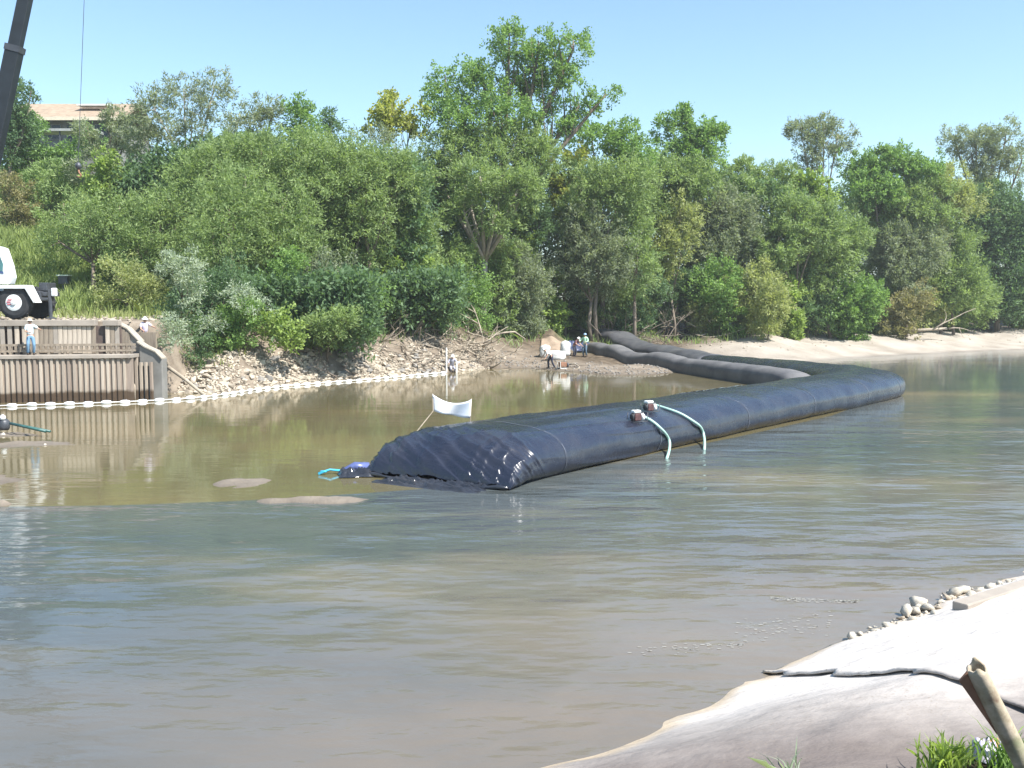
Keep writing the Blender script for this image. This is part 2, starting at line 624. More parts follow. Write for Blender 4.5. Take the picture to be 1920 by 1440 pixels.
def water_mat(name, murk, murk2, amp_far, amp_near, scale, rough, silt_k=(2.0, 1.6, 1.25)):
    m, nt, p = mat_base(name)
    geo = N(nt, 'ShaderNodeNewGeometry')
    pos = geo.outputs['Position']
    big = noise_node(nt, 0.12, 4, coord=pos, vec_scale=(0.45, 1.0, 1))
    c = ramp(nt, big.outputs['Fac'], [(0.36, murk), (0.64, murk2)]).outputs[0]
    silt = noise_node(nt, 0.085, 5, coord=pos, vec_scale=(0.55, 1.3, 1), rough=0.6)
    sf = ramp(nt, silt.outputs['Fac'], [(0.50, (0, 0, 0)), (0.66, (1, 1, 1))])
    c = mixc(nt, sf.outputs[0], c, tuple(k * f for k, f in zip(murk2, silt_k)))
    # the shallows near the white sheeting show the brown bed
    dp = N(nt, 'ShaderNodeVectorMath', operation='DOT_PRODUCT')
    dp.inputs[1].default_value = (0.65, -0.76, 0)
    nt.links.new(pos, dp.inputs[0])
    mr = N(nt, 'ShaderNodeMapRange')
    mr.inputs['From Min'].default_value = -15.5
    mr.inputs['From Max'].default_value = -7.3
    nt.links.new(dp.outputs['Value'], mr.inputs['Value'])
    wob = noise_node(nt, 0.3, 4, coord=pos, vec_scale=(0.5, 1.2, 1))
    mm = N(nt, 'ShaderNodeMath', operation='MULTIPLY')
    nt.links.new(mr.outputs[0], mm.inputs[0])
    rw = ramp(nt, wob.outputs['Fac'], [(0.3, (0.45, 0.45, 0.45)), (0.65, (1, 1, 1))])
    nt.links.new(rw.outputs[0], mm.inputs[1])
    c = mixc(nt, mm.outputs[0], c, (0.165, 0.138, 0.110))
    nt.links.new(c, p.inputs['Base Color'])
    p.inputs['Roughness'].default_value = rough
    p.inputs['IOR'].default_value = 1.33
    p.inputs['Specular IOR Level'].default_value = 0.5
    # wind ripples, wider than they are deep, broken into patches
    w1 = noise_node(nt, scale, 3, coord=pos, vec_scale=(0.42, 1.0, 1), rough=0.5)
    w2 = noise_node(nt, scale * 4.5, 3, coord=pos, vec_scale=(0.5, 1.0, 1), rough=0.55)
    patch = noise_node(nt, 0.16, 4, coord=pos, vec_scale=(0.35, 1.0, 1))
    pr = ramp(nt, patch.outputs['Fac'], [(0.36, (0.25, 0.25, 0.25)), (0.62, (1, 1, 1))])
    a1 = N(nt, 'ShaderNodeMath', operation='MULTIPLY_ADD')
    nt.links.new(w2.outputs['Fac'], a1.inputs[0])
    a1.inputs[1].default_value = 0.13
    w0 = noise_node(nt, 0.55, 3, coord=pos, vec_scale=(0.55, 1.0, 1), rough=0.5)
    a0 = N(nt, 'ShaderNodeMath', operation='MULTIPLY_ADD')
    nt.links.new(w0.outputs['Fac'], a0.inputs[0])
    a0.inputs[1].default_value = 1.5
    nt.links.new(w1.outputs['Fac'], a0.inputs[2])
    nt.links.new(a0.outputs[0], a1.inputs[2])
    # calmer in the lee of the far bank
    sp = N(nt, 'ShaderNodeSeparateXYZ')
    nt.links.new(pos, sp.inputs[0])
    cm = N(nt, 'ShaderNodeMapRange')
    cm.inputs['From Min'].default_value = 28
    cm.inputs['From Max'].default_value = 52
    cm.inputs['To Min'].default_value = amp_near
    cm.inputs['To Max'].default_value = amp_far
    nt.links.new(sp.outputs['Y'], cm.inputs['Value'])
    st = N(nt, 'ShaderNodeMath', operation='MULTIPLY')
    nt.links.new(pr.outputs[0], st.inputs[0])
    nt.links.new(cm.outputs[0], st.inputs[1])
    b = N(nt, 'ShaderNodeBump')
    b.inputs['Distance'].default_value = 0.12
    nt.links.new(st.outputs[0], b.inputs['Strength'])
    nt.links.new(a1.outputs[0], b.inputs['Height'])
    nt.links.new(b.outputs[0], p.inputs['Normal'])
    return m


M_POND = water_mat('pond_water', (0.115, 0.102, 0.052), (0.15, 0.125, 0.07), 0.05, 0.09, 1.6, 0.06, (1.15, 1.1, 1.0))
M_RIVER = water_mat('river_water', (0.062, 0.078, 0.083), (0.092, 0.100, 0.095), 0.10, 0.85, 1.05, 0.09)
water_sheet('pond_water', split + [(11, 90), (-60, 90), (-200, 90)], M_POND)
water_sheet('river_water', list(reversed(split)) + [(-200, -60), (400, -60), (400, 400), (60, 400), (11, 130)], M_RIVER)

# ------------------------------------------------------------------ inflatable water dam
def plastic(name, col, rough, dust, dcol=(0.30, 0.27, 0.22)):
    m, nt, p = mat_base(name)
    n = noise_node(nt, 0.7, 6, rough=0.65)
    d = ramp(nt, n.outputs['Fac'], [(0.5 - 0.25 * dust, (0, 0, 0)), (0.85, (dust, dust, dust))])
    c = mixc(nt, d.outputs[0], col, dcol)
    nt.links.new(c, p.inputs['Base Color'])
    n3 = noise_node(nt, 2.5, 4)
    rr = N(nt, 'ShaderNodeMapRange')
    rr.inputs['To Min'].default_value = rough * 0.75
    rr.inputs['To Max'].default_value = rough * 1.35
    nt.links.new(n3.outputs['Fac'], rr.inputs['Value'])
    nt.links.new(rr.outputs[0], p.inputs['Roughness'])
    p.inputs['Specular IOR Level'].default_value = 0.6
    b = noise_node(nt, 1.6, 6, rough=0.6)
    bump(nt, p, b.outputs['Fac'], 0.35, 0.05)
    return m


M_BLACK = plastic('black_plastic', (0.017, 0.021, 0.036), 0.26, 0.08)
M_BLACK2 = plastic('black_film', (0.025, 0.028, 0.036), 0.13, 0.12)
M_GREYTUBE = plastic('silt_covered_fabric', (0.07, 0.07, 0.075), 0.7, 0.7, (0.24, 0.23, 0.22))
M_DARKTUBE = plastic('dusty_black_fabric', (0.045, 0.047, 0.055), 0.55, 0.5, (0.20, 0.19, 0.18))


def smooth_path(pts, n, it=60):
    pts = np.array(pts, float)
    seg = np.r_[0, np.cumsum(np.linalg.norm(np.diff(pts, axis=0), axis=1))]
    t = np.linspace(0, seg[-1], n)
    q = np.stack([np.interp(t, seg, pts[:, k]) for k in range(2)], 1)
    for _ in range(it):
        q[1:-1] = (q[:-2] + q[1:-1] * 2 + q[2:]) / 4
    return q


def frames(q):
    T = np.gradient(q, axis=0)
    T /= np.linalg.norm(T, axis=1)[:, None]
    return T, np.stack([-T[:, 1], T[:, 0]], 1)


def resample(q, n, pw_):
    s_ = np.r_[0, np.cumsum(np.linalg.norm(np.diff(q, axis=0), axis=1))]
    t = s_[-1] * np.linspace(0, 1, n) ** pw_
    return np.stack([np.interp(t, s_, q[:, k]) for k in range(2)], 1)


def bag(path, n, wf, hf, zf, nv=96, seed=0, low=0.35, lump=0.03, end0=0.0, end1=0.0, it=60, wrinkle=0.0, pw=0.8, dense=0):
    q = smooth_path(path, n, it)
    if dense:
        q = resample(q, dense, 2.0)
        n = dense
    T, Nn = frames(q)
    L = np.r_[0, np.cumsum(np.linalg.norm(np.diff(q, axis=0), axis=1))]
    u = L / L[-1]
    a = np.linspace(0, 2 * math.pi, nv, endpoint=False)
    w = wf(u)
    h = hf(u)
    z0 = zf(q[:, 0], q[:, 1]) if callable(zf) else np.full(n, zf)
    e = np.ones(n)
    if end0:
        e *= np.sqrt(np.clip(1 - (1 - np.clip(L / end0, 0, 1)) ** 2.3, 0.0, 1))
    if end0:
        e = np.maximum(e, .08)
    e1 = np.ones(n)
    if end1:
        e1 = np.sqrt(np.clip(1 - (1 - np.clip((L[-1] - L) / end1, 0, 1)) ** 2.2, 0.0, 1))
    ca, sa = np.cos(a), np.sin(a)
    X = np.sign(ca) * np.abs(ca) ** pw
    S = np.abs(sa) ** pw
    H = (h * e * e1)[:, None]
    zc = 0.35 * H
    Z = np.where(sa[None] >= 0, zc + (H - zc) * S[None], zc - (zc + low * (e * e1)[:, None]) * S[None])
    ww = (w * (0.25 + 0.75 * e1) * (0.93 + 0.07 * e))[:, None] / 2
    off = ww * X[None]
    P = np.empty((n, nv, 3))
    P[..., 0] = q[:, 0, None] + Nn[:, 0, None] * off
    P[..., 1] = q[:, 1, None] + Nn[:, 1, None] * off
    P[..., 2] = z0[:, None] + Z
    # lumps and creases
    out = np.empty_like(P)
    out[..., 0] = Nn[:, 0, None] * X[None]
    out[..., 1] = Nn[:, 1, None] * X[None]
    out[..., 2] = sa[None]
    pp = P.reshape(-1, 3)
    d = fbm(pp * 0.55, seed, 2) * lump + fbm(pp * 1.8, seed + 5, 2) * lump * 0.25
    d = d.reshape(n, nv)
    if wrinkle:
        LL = np.repeat(L[:, None], nv, 1)
        AA = np.repeat(a[None], n, 0)
        SS = off  # position across the bag, metres
        side = np.where(sa[None] >= 0, 1.0, .4)
        Zr = P[..., 2]
        a1 = (SS * .72 + (LL + Zr * 1.3) * .70)
        a2 = (-SS * .70 + (LL + Zr * 1.3) * .72)
        co = np.stack([a2.ravel() * 3.6, a1.ravel() * .34, np.zeros(n * nv)], 1)
        r1 = 1 - np.abs(vnoise(co, seed + 40))
        r2 = 1 - np.abs(vnoise(co * 2.1 + 3.3, seed + 41))
        r4 = 1 - np.abs(vnoise(np.stack([(SS * 2.6).ravel(), (LL * .5).ravel(), np.zeros(n * nv)], 1), seed + 46))
        k = np.exp(-(LL / 1.7) ** 2) * side
        d += ((r1 ** 3).reshape(n, nv) * .6 + (r2 ** 3).reshape(n, nv) * 0.42 + (r4 ** 4).reshape(n, nv) * .5 - .5) * wrinkle * k
        co2 = np.stack([(AA * 2.6 - LL * 0.10).ravel(), (LL * 0.12).ravel() + 7, np.zeros(n * nv)], 1)
        r3 = (1 - np.abs(vnoise(co2 * 1.4, seed + 42))) ** 9
        d += r3.reshape(n, nv) * 0.05 * np.exp(-((LL - 6) / 3.5) ** 2)
        d += (vnoise(np.stack([AA.ravel() * 5, LL.ravel() * 0.25, LL.ravel() * 0], 1), seed + 50).reshape(n, nv)) * 0.012
    P += out * d[..., None]
    return P, q, T, Nn, L, h


def ring_seam(P, i, lift=0.012, wid=2):
    """a raised welded strip that follows ring i of a bag"""
    nv = P.shape[1]
    c = P[i].mean(0)
    rows = []
    gap_ = np.linalg.norm(P[i + 1].mean(0) - P[i].mean(0))
    for k in (0.0, min(1, .05 / gap_)):
        Pk = P[i] * (1 - k) + P[i + 1] * k
        v = Pk - Pk.mean(0)
        l = np.linalg.norm(v, axis=1)[:, None]
        rows.append(Pk + v / l * lift)
    return grid_mesh('seam', np.stack(rows), closed_v=True)


M_SEAM = simple('welded_seam', (0.085, 0.095, 0.12), 0.45, 0.4, 3)
dam_path = [(-2.0, 25.15), (-1.2, 26.6), (0.1, 28.2), (2.6, 31.2), (6.0, 35.4), (11.5, 42.0), (16.1, 47.6), (18.2, 50.6), (18.3, 54.5), (16.9, 62.0), (14.8, 68.5), (13.8, 71.6)]
DP, dq, dT, dN, dL, dh = bag(dam_path, 420, lambda u: np.interp(u, [0, .06, .15, .5, .62, .72, 1], [4.75, 4.5, 4.1, 3.9, 4.1, 3.3, 2.6]),
                             lambda u: np.interp(u, [0, .06, .3, .6, .72, 1], [1.28, 1.26, 1.25, 1.3, 1.2, 1.05]), 0.0,
                             nv=208, seed=3, end0=2.1, wrinkle=0.16, lump=0.04, dense=520)
dam = empty('water_dam', (float(dq[0, 0]), float(dq[0, 1]), 0))
dam.location = (0, 0, 0)
tag(dam, 'long black water-filled plastic tube dam lying across the river with a crumpled near end', 'water dam')
body = link('tube_body', grid_mesh('tube_body', DP, True), M_BLACK, dam, True)
for frac in (3.0, 8.2, 14.5, 20.5, 26.5, 31.0, 36.0, 42.0):
    i = int(np.searchsorted(dL, frac))
    link('seam', ring_seam(DP, i, 0.010, 1), M_SEAM, dam, True)
# end closure: the gathered lip of the bag
mb = MB()
lip = []
for k in range(15):
    t = k / 14.0
    a = dq[0] + dN[0] * (2.2 - 4.4 * t)
    lip.append((a[0] - dT[0, 0] * 0.06, a[1] - dT[0, 1] * 0.06, 0.05 + 0.03 * math.sin(t * 21)))
mb.tube(lip, [0.05 + 0.02 * math.sin(k * 2.1) for k in range(15)], 6)
mb.build('end_lip', M_BLACK2, dam, True)


def crumpled_sheet(cx, cy, lx, ly, rot, seed, h=0.12, n=34, base=0.02, asp=1):
    X, Y = np.meshgrid(np.linspace(-1, 1, n), np.linspace(-1, 1, n), indexing='ij')
    co = np.stack([X.ravel() * 3.1 * asp, Y.ravel() * 3.1, np.zeros(n * n)], 1)
    z = (1 - np.abs(vnoise(co, seed))) ** 3 + 0.5 * (1 - np.abs(vnoise(co * 2.2, seed + 3))) ** 3
    z = z.reshape(n, n) * h
    edge = 1 + 0.14 * vnoise(np.stack([np.arctan2(Y, X).ravel() * 2.2, X.ravel() * 0, Y.ravel() * 0], 1), seed + 9).reshape(n, n)
    x = X * lx * edge
    y = Y * ly * edge
    z *= np.clip(1.25 - np.maximum(np.abs(X), np.abs(Y)) ** 4 * 1.3, 0, 1)
    c, s = math.cos(rot), math.sin(rot)
    return grid_mesh('sheet', np.stack([cx + x * c - y * s, cy + x * s + y * c, base + z], -1))


arot = math.atan2(dN[0, 1], dN[0, 0])
pt = Vector((float(dq[0, 0] - dT[0, 0] * .35), float(dq[0, 1] - dT[0, 1] * .35), 0))
o = link('loose_film', crumpled_sheet(pt.x, pt.y, 1.6, 0.45, arot, 91, 0.13, 60, 0.0, 1.7), M_BLACK2, dam, True)
pt = W(905, 915, 0)
link('loose_film', crumpled_sheet(pt.x, pt.y + .1, 0.6, 0.2, arot, 95, 0.12, 24), M_BLACK2, dam, True)
pt = W(668, 892, 0)
link('loose_film', crumpled_sheet(pt.x, pt.y, 0.5, 0.35, 0.2, 97, 0.17, 24, .02, .6), M_BLACK2, dam, True)
for px, py, s, z, sd in ((1310, 756, 1.35, 0, 61), (1255, 760, .7, 0, 63), (1360, 748, 0.5, 0, 66)):
    pass

# blue tie and collapsed filling sleeve at the corner of the dam
M_BLUEF = simple('blue_fabric', (0.10, 0.13, 0.30), 0.35, 0.3, 4)
M_CYAN = simple('bright_blue_rope', (0.05, 0.42, 0.62), 0.5, 0.2, 4)
a0 = W(690, 878, 0.1)
a1 = W(640, 884, 0.05)
a2 = W(597, 888, 0.04)
mb = MB()
mb.tube([a0, (a0 + a1) / 2 + Vector((0, 0, .1)), a1], [0.17, 0.12, 0.06], 8)
slv = mb.build('fill_sleeve', M_BLUEF, None, True)
slv.scale = (1, 1, 1)
tag(slv, 'flattened blue filling sleeve trailing from the crumpled corner of the black dam', 'sleeve')
mb = MB()
mb.tube([a1 + Vector((0, 0, .02)), (a1 + a2) / 2 + Vector((0, 0, .08)), a2, a2 + Vector((.05, .12, .02)), a2 + Vector((.2, .05, .05))], [0.035, .03, .04, .05, .03], 6)
rp = mb.build('tie_rope', M_CYAN, None, True)
tag(rp, 'bright blue rope end floating beside the sleeve of the black dam', 'rope')

# second leg and the silt covered tubes near the far bank
def ground_of(x, y):
    return np.maximum(ground(np.asarray(x), np.asarray(y)), 0.0)


P2, q2, *_ = bag([(14.35, 69.5), (12.6, 76.0), (9.6, 83.5), (7.2, 88.5)], 170, lambda u: np.interp(u, [0, 1], [2.9, 2.6]),
                 lambda u: np.interp(u, [0, 1], [1.12, .85]), ground_of, nv=64, seed=12, low=0.3, lump=0.06, end0=0.6, end1=3.0, it=20)
o = link('covered_tube', grid_mesh('covered_tube', P2, True), M_DARKTUBE, None, True)
tag(o, 'dusty dark fabric tube running up the sand behind the pale grey one', 'tube')
P3, q3, *_ = bag([(16.0, 52.6), (14.9, 56.0), (13.6, 60.4), (11.9, 67.5), (9.9, 73.4), (7.5, 78.6), (6.3, 81.5)], 200, lambda u: np.interp(u, [0, .1, 1], [2.1, 1.75, 1.5]),
                 lambda u: np.interp(u, [0, .08, .3, 1], [.75, 1.05, 1.05, .8]), ground_of, nv=64, seed=17, low=0.4, lump=0.045, end0=1.6, end1=1.5, it=16)
o = link('covered_tube', grid_mesh('covered_tube', P3, True), M_GREYTUBE, None, True)
tag(o, 'pale grey silt covered tube joining the bend of the black dam from the mud bank', 'tube')
# wrinkled grey skirt between the two, lying in the water at the bend
o = link('grey_tarpaulin', crumpled_sheet(15.4, 52.9, 1.5, 1.1, 0.4, 33, 0.35, 40, 0.6), M_GREYTUBE, None, True)
bpy.data.objects.remove(o)


# ------------------------------------------------------------------ pumps on the dam with arching hoses
def top_of_dam(x, y):
    d = np.linalg.norm(dq - np.array([x, y]), axis=1)
    i = int(d.argmin())
    row = DP[i]
    k = int(((row[:, 0] - x) ** 2 + (row[:, 1] - y) ** 2 + np.where(row[:, 2] < 0.4, 100, 0)).argmin())
    return float(row[k, 2]), i


def hit_dam(px, py):
    """point of the dam surface seen at this place of the photograph"""
    d = ray(px, py)
    o_ = np.array([0, 0, CAM_H])
    dd = np.array(d)
    dd = dd / np.linalg.norm(dd)
    V = DP.reshape(-1, 3) - o_
    t = V @ dd
    perp = np.linalg.norm(V - t[:, None] * dd, axis=1)
    ok = perp < np.maximum(0.14, perp.min() * 1.5)
    ti = np.where(ok, t, 1e9)
    return Vector(DP.reshape(-1, 3)[ti.argmin()])


M_HOSE = simple('pale_hose', (0.36, 0.54, 0.47), 0.4, 0.1, 6)


M_ENGINE = simple('dark_red_engine', (.10, .05, .05), .5, .4, 8)


def pump(px, py, rz, label):
    c = hit_dam(px, py)
    r = empty('engine_pump', c + Vector((0, 0, 0.0)), rz)
    tag(r, label, 'pump', 'small engine pumps on the black dam')
    b = MB()
    for y in (-.16, .16):
        b.tube([(-.24, y, .30), (-.27, y, .03), (.27, y, .03), (.27, y, .30)], 0.014, 6)
    b.tube([(-.27, -.16, .03), (-.27, .16, .03)], .014, 6)
    b.tube([(.27, -.16, .03), (.27, .16, .03)], .014, 6)
    b.build('frame', M_STEEL, r, True)
    MB().box((-.04, 0, .17), (.24, .22, .22)).build('engine', M_ENGINE, r, bevel=.02)
    MB().box((-.05, 0, .335), (.26, .20, .09)).build('fuel_tank', M_WHITE, r, bevel=.03)
    MB().lathe((-.05, 0, .39), [(.03, 0), (.03, .03)], 10).build('tank_cap', M_TYRE, r)
    MB().lathe((.17, 0, .15), [(.05, -.05), (.115, -.04), (.115, .04), (.05, .06)], 14, 'X').build('pump_housing', M_WHITE, r, True)
    MB().tube([(.2, 0, .2), (.2, 0, .30)], .035, 8).build('outlet', M_STEEL, r, True)
    MB().lathe((-.2, 0, .18), [(.08, -.03), (.1, 0), (.08, .03)], 12, 'X').build('starter_cover', M_TYRE, r, True)
    return r, c


def hose(pxs, label, zs):
    pts = []
    for k, (px, py) in enumerate(pxs):
        if zs[k] is None:
            c = hit_dam(px, py)
            tc_ = (Vector((0, 0, CAM_H)) - c).normalized()
            pts.append(c + tc_ * (.05 + .13 * math.sin(math.pi * min(1, k / (len(pxs) - 3)) * .6)) + Vector((0, 0, .03)))
        else:
            pts.append(W(px, py, zs[k]))
    # catmull-rom
    out = []
    for i in range(len(pts) - 1):
        p0 = pts[max(i - 1, 0)]
        p1, p2 = pts[i], pts[i + 1]
        p3 = pts[min(i + 2, len(pts) - 1)]
        for k in range(6):
            t = k / 6
            out.append(0.5 * ((2 * p1) + (-p0 + p2) * t + (2 * p0 - 5 * p1 + 4 * p2 - p3) * t * t + (-p0 + 3 * p1 - 3 * p2 + p3) * t ** 3))
    out.append(pts[-1])
    for _ in range(14):
        out = [out[0]] + [(out[i - 1] + out[i] * 2 + out[i + 1]) / 4 for i in range(1, len(out) - 1)] + [out[-1]]
    o = MB().tube(out, 0.045, 10).build('suction_hose', M_HOSE, None, True)
    tag(o, label, 'hose', 'pale hoses arching over the dam')
    return o


pump(1197, 784, 0.5, 'nearer engine pump with a white tank, left of the two on the black dam')
pump(1219, 765, 0.6, 'farther engine pump with a white tank, right of the two on the black dam')
hose([(1203, 773), (1222, 782), (1240, 796), (1256, 818), (1262, 840), (1250, 861), (1246, 866)], 'pale green hose dipping into the river nearer the crumpled end of the dam', [None, None, None, None, None, 0.05, -0.2])
hose([(1224, 752), (1250, 761), (1278, 770), (1306, 788), (1321, 806), (1324, 828), (1321, 844), (1318, 850)], 'pale green hose dipping into the river nearer the bend of the dam', [None, None, None, None, None, None, 0.05, -0.2])

# pale blue wet film lying along the crest of the dam
M_FILM = simple('pale_blue_film', (0.38, 0.50, 0.58), 0.25, 0.2, 3)


def crest_film(u0, u1, side0, side1, name, label):
    i0, i1 = int(np.searchsorted(dL, u0)), int(np.searchsorted(dL, u1))
    rows = []
    nv = DP.shape[1]
    for i in range(i0, i1 + 1):
        t = (i - i0) / max(1, i1 - i0)
        k0 = int(nv * (side0 + 0.01 * math.sin(i * 1.7)))
        k1 = int(nv * (side1 - 0.03 * abs(math.sin(t * 9 + 1))))
        rr = []
        for k in range(8):
            kk = int(round(k0 + (k1 - k0) * k / 7.0)) % nv
            rr.append(DP[i, kk] + np.array([0, 0, 0.012 + 0.02 * abs(math.sin(i * 2.1 + k))]))
        rows.append(rr)
    o = link(name, grid_mesh(name, np.array(rows)), M_FILM, None, True)
    tag(o, label, 'plastic film')


crest_film(15.3, 20.0, 0.13, 0.195, 'plastic_film', 'pale blue strip of wet film along the crest of the dam right of the pumps')

# ------------------------------------------------------------------ white cloth between two stakes
fa, fb = at(812, 795, 30.5), at(882, 795, 30.5)
fa.z = fb.z = 0
flag = empty('cloth_marker', (0, 0, 0))
tag(flag, 'sagging white cloth strung between two thin stakes in the still water behind the dam', 'banner')
M_CLOTH = simple('white_cloth', (0.82, 0.84, 0.88), 0.8, 0.06, 4)
tl, tr = at(811, 739, 30.5), at(884, 749, 30.2)
bl, br = at(812, 771, 30.5), at(882, 784, 30.2)
Pc = np.zeros((19, 8, 3))
for i in range(19):
    u = i / 18
    for j in range(8):
        v = j / 7
        a = tl.lerp(tr, u)
        b = bl.lerp(br, u)
        q = a.lerp(b, v)
        sag = 0.20 * 4 * u * (1 - u) * (1 - v) + 0.04 * 4 * u * (1 - u) * v
        Pc[i, j] = (q.x, q.y + 0.06 * math.sin(u * 11 + v * 2) * (0.3 + v) + 0.1 * math.sin(u * 3.1), q.z - sag)
cl = link('cloth', grid_mesh('cloth', Pc), M_CLOTH, flag, True)
md = cl.modifiers.new('thickness', 'SOLIDIFY')
md.thickness = 0.006
MB().tube([at(779, 812, 29.6) - Vector((0, 0, .55)), at(779, 812, 29.6), bl + Vector((0, 0.02, 0)), tl + Vector((0, 0.02, .03))], [.016, .016, .014, .012], 6).build('stake', M_DRIFT, flag, True)
MB().tube([at(879, 812, 30.2) - Vector((0, 0, .55)), br + Vector((0, .02, -.05)), tr + Vector((0, .02, .03))], [.016, .016, .012], 6).build('stake', M_DRIFT, flag, True)

# ------------------------------------------------------------------ retaining wall on the left bank
wall = empty('retaining_wall', (0, 0, 0))
tag(wall, 'weathered sheet pile retaining wall with a walkway ledge at the left water edge', 'retaining wall')
YF = 45.9          # front face of the lower piles at the left
XL, XR = -31.0, -18.35


def yf(x):
    return YF + (x + 24.5) * 0.18


mm_ = [simple('pile_%d' % k, c, 0.85, 0.3, 1.4, bmp=0.6, dist=0.015, vec_scale=(5, 5, 0.45)) for k, c in enumerate([(0.38, 0.325, 0.26), (0.31, 0.26, 0.21), (0.43, 0.37, 0.30), (0.26, 0.21, 0.17)])]
for mm in mm_:
    nt = mm.node_tree
    p = nt.nodes['Principled BSDF']
    src = p.inputs['Base Color'].links[0].from_socket
    gn = N(nt, 'ShaderNodeNewGeometry')
    sx = N(nt, 'ShaderNodeSeparateXYZ')
    nt.links.new(gn.outputs['Position'], sx.inputs[0])
    nz = noise_node(nt, 1.5, 4, coord=gn.outputs['Position'])
    ad = N(nt, 'ShaderNodeMath', operation='MULTIPLY_ADD')
    nt.links.new(nz.outputs['Fac'], ad.inputs[0])
    ad.inputs[1].default_value = -0.35
    nt.links.new(sx.outputs['Z'], ad.inputs[2])
    mr = N(nt, 'ShaderNodeMapRange')
    mr.inputs['From Min'].default_value = 0.22
    mr.inputs['From Max'].default_value = 0.36
    nt.links.new(ad.outputs[0], mr.inputs['Value'])
    wet = mixc(nt, mr.outputs[0], (0.075, 0.05, 0.03), src)
    nt.links.new(wet, p.inputs['Base Color'])

# lower timber piles, one by one
pitch = 0.245
XRU = -19.35
k = 0
x = XL
pile_v = []
for q in range(5):
    b = MB()
    w_ = random.uniform(.095, .125)
    # U-shaped pile: proud web with bevelled flanges
    b.prism([(-w_ / 2 - .025, 0.14), (-w_ / 2, 0), (w_ / 2, 0), (w_ / 2 + .025, .14)], -1.0, 2.05 + random.uniform(-.02, .02), 'XY')
    pile_v.append(b.mesh('pile'))
    pile_v[-1].materials.append(mm_[q % 4])
backs = MB()
while x < XR:
    me = pile_v[random.randrange(5)]
    o = bpy.data.objects.new('pile', me)
    COL.objects.link(o)
    o.parent = wall
    o.location = (x, yf(x) + random.uniform(-.015, .015), random.uniform(-.02, .02))
    o.rotation_euler = (random.uniform(-.004, .004), random.uniform(-.006, .006), 0.178)
    x += pitch
# dark return web behind the piles
b = MB()
b.prism([(XL - .3, yf(XL) + .10), (XR + .2, yf(XR) + .10), (XR + .2, yf(XR) + .24), (XL - .3, yf(XL) + .24)], -1.0, 2.02, 'XY')
b.build('pile_backing', mm_[3], wall)
# walkway ledge
b = MB()
b.prism([(XL - .3, yf(XL) - .05), (XR + .2, yf(XR) - .05), (XR + .2, yf(XR) + 1.1), (XL - .3, yf(XL) + 1.1)], 2.05, 2.22, 'XY')
b.build('ledge', M_CONC, wall, bevel=.015)
# two horizontal walers with short blocks between them
for z0, dz in ((2.34, .09), (2.62, .10)):
    b = MB()
    b.prism([(XL - .3, yf(XL) + .72), (XR + .1, yf(XR) + .72), (XR + .1, yf(XR) + .84), (XL - .3, yf(XL) + .84)], z0, z0 + dz, 'XY')
    b.build('waler', M_PLANK, wall)
me_b = MB().box((0, 0, 0), (.11, .10, .16)).mesh('block')
me_b.materials.append(M_PLANK)
x = XL
while x < XR:
    if random.random() < .86:
        o = bpy.data.objects.new('spacer_block', me_b)
        COL.objects.link(o)
        o.parent = wall
        o.location = (x, yf(x) + .78, 2.53)
    if random.random() < .8:
        o = bpy.data.objects.new('spacer_block', me_b)
        COL.objects.link(o)
        o.parent = wall
        o.location = (x, yf(x) + .78, 2.28)
        o.scale = (1, 1, .74)
    x += .24
# upper wall of vertical planks, standing back from the ledge
x = XL
xg = at(45, 600, 46.8).x
gap0, gap1 = at(174, 600, 47.5).x, at(187, 600, 47.5).x
pl = []
for q in range(4):
    b = MB().box((0, 0, 0), (.20, .06, 1.36), taper=random.uniform(.96, 1))
    me = b.mesh('plank')
    me.materials.append([M_PLANK, mm_[2], M_CONC, mm_[2]][q])
    pl.append(me)
while x < XRU + .3:
    y = yf(x) + 1.12
    if x < xg:
        step = .32
    else:
        step = .212
    if not (gap0 < x < gap1):
        o = bpy.data.objects.new('plank', pl[random.randrange(4)])
        COL.objects.link(o)
        o.parent = wall
        o.location = (x, y + random.uniform(-.01, .01), 2.9)
        o.rotation_euler = (0, 0, .178)
    x += step
b = MB()
b.prism([(XL - .3, yf(XL) + 1.30), (XRU + .3, yf(XRU) + 1.30), (XRU + .3, yf(XRU) + 1.44), (XL - .3, yf(XL) + 1.44)], 2.2, 3.56, 'XY')
b.build('upper_backing', simple('dark_timber', (0.10, 0.075, 0.065), .9, .3, 2), wall)
b = MB()
b.prism([(XL - .3, yf(XL) + .98), (gap0, yf(gap0) + .98), (gap0, yf(gap0) + 1.42), (XL - .3, yf(XL) + 1.42)], 3.57, 3.86, 'XY')
b.build('cap_beam', M_CONC, wall, bevel=.02)
b = MB()
b.prism([(gap1 + .02, yf(gap1) + 1.0), (XRU + .3, yf(XRU) + 1.0), (XRU + .3, yf(XRU) + 1.42), (gap1 + .02, yf(gap1) + 1.42)], 3.57, 3.84, 'XY')
b.build('cap_beam', M_CONC, wall, bevel=.02)

# wing wall stepping down towards the rubble, with a sloping coping
wing = empty('wing_wall', (0, 0, 0))
tag(wing, 'concrete wing wall with a sloping pale coping at the right end of the pile wall', 'wing wall')


def wq(px, py, D):
    v = at(px, py, D)
    return v


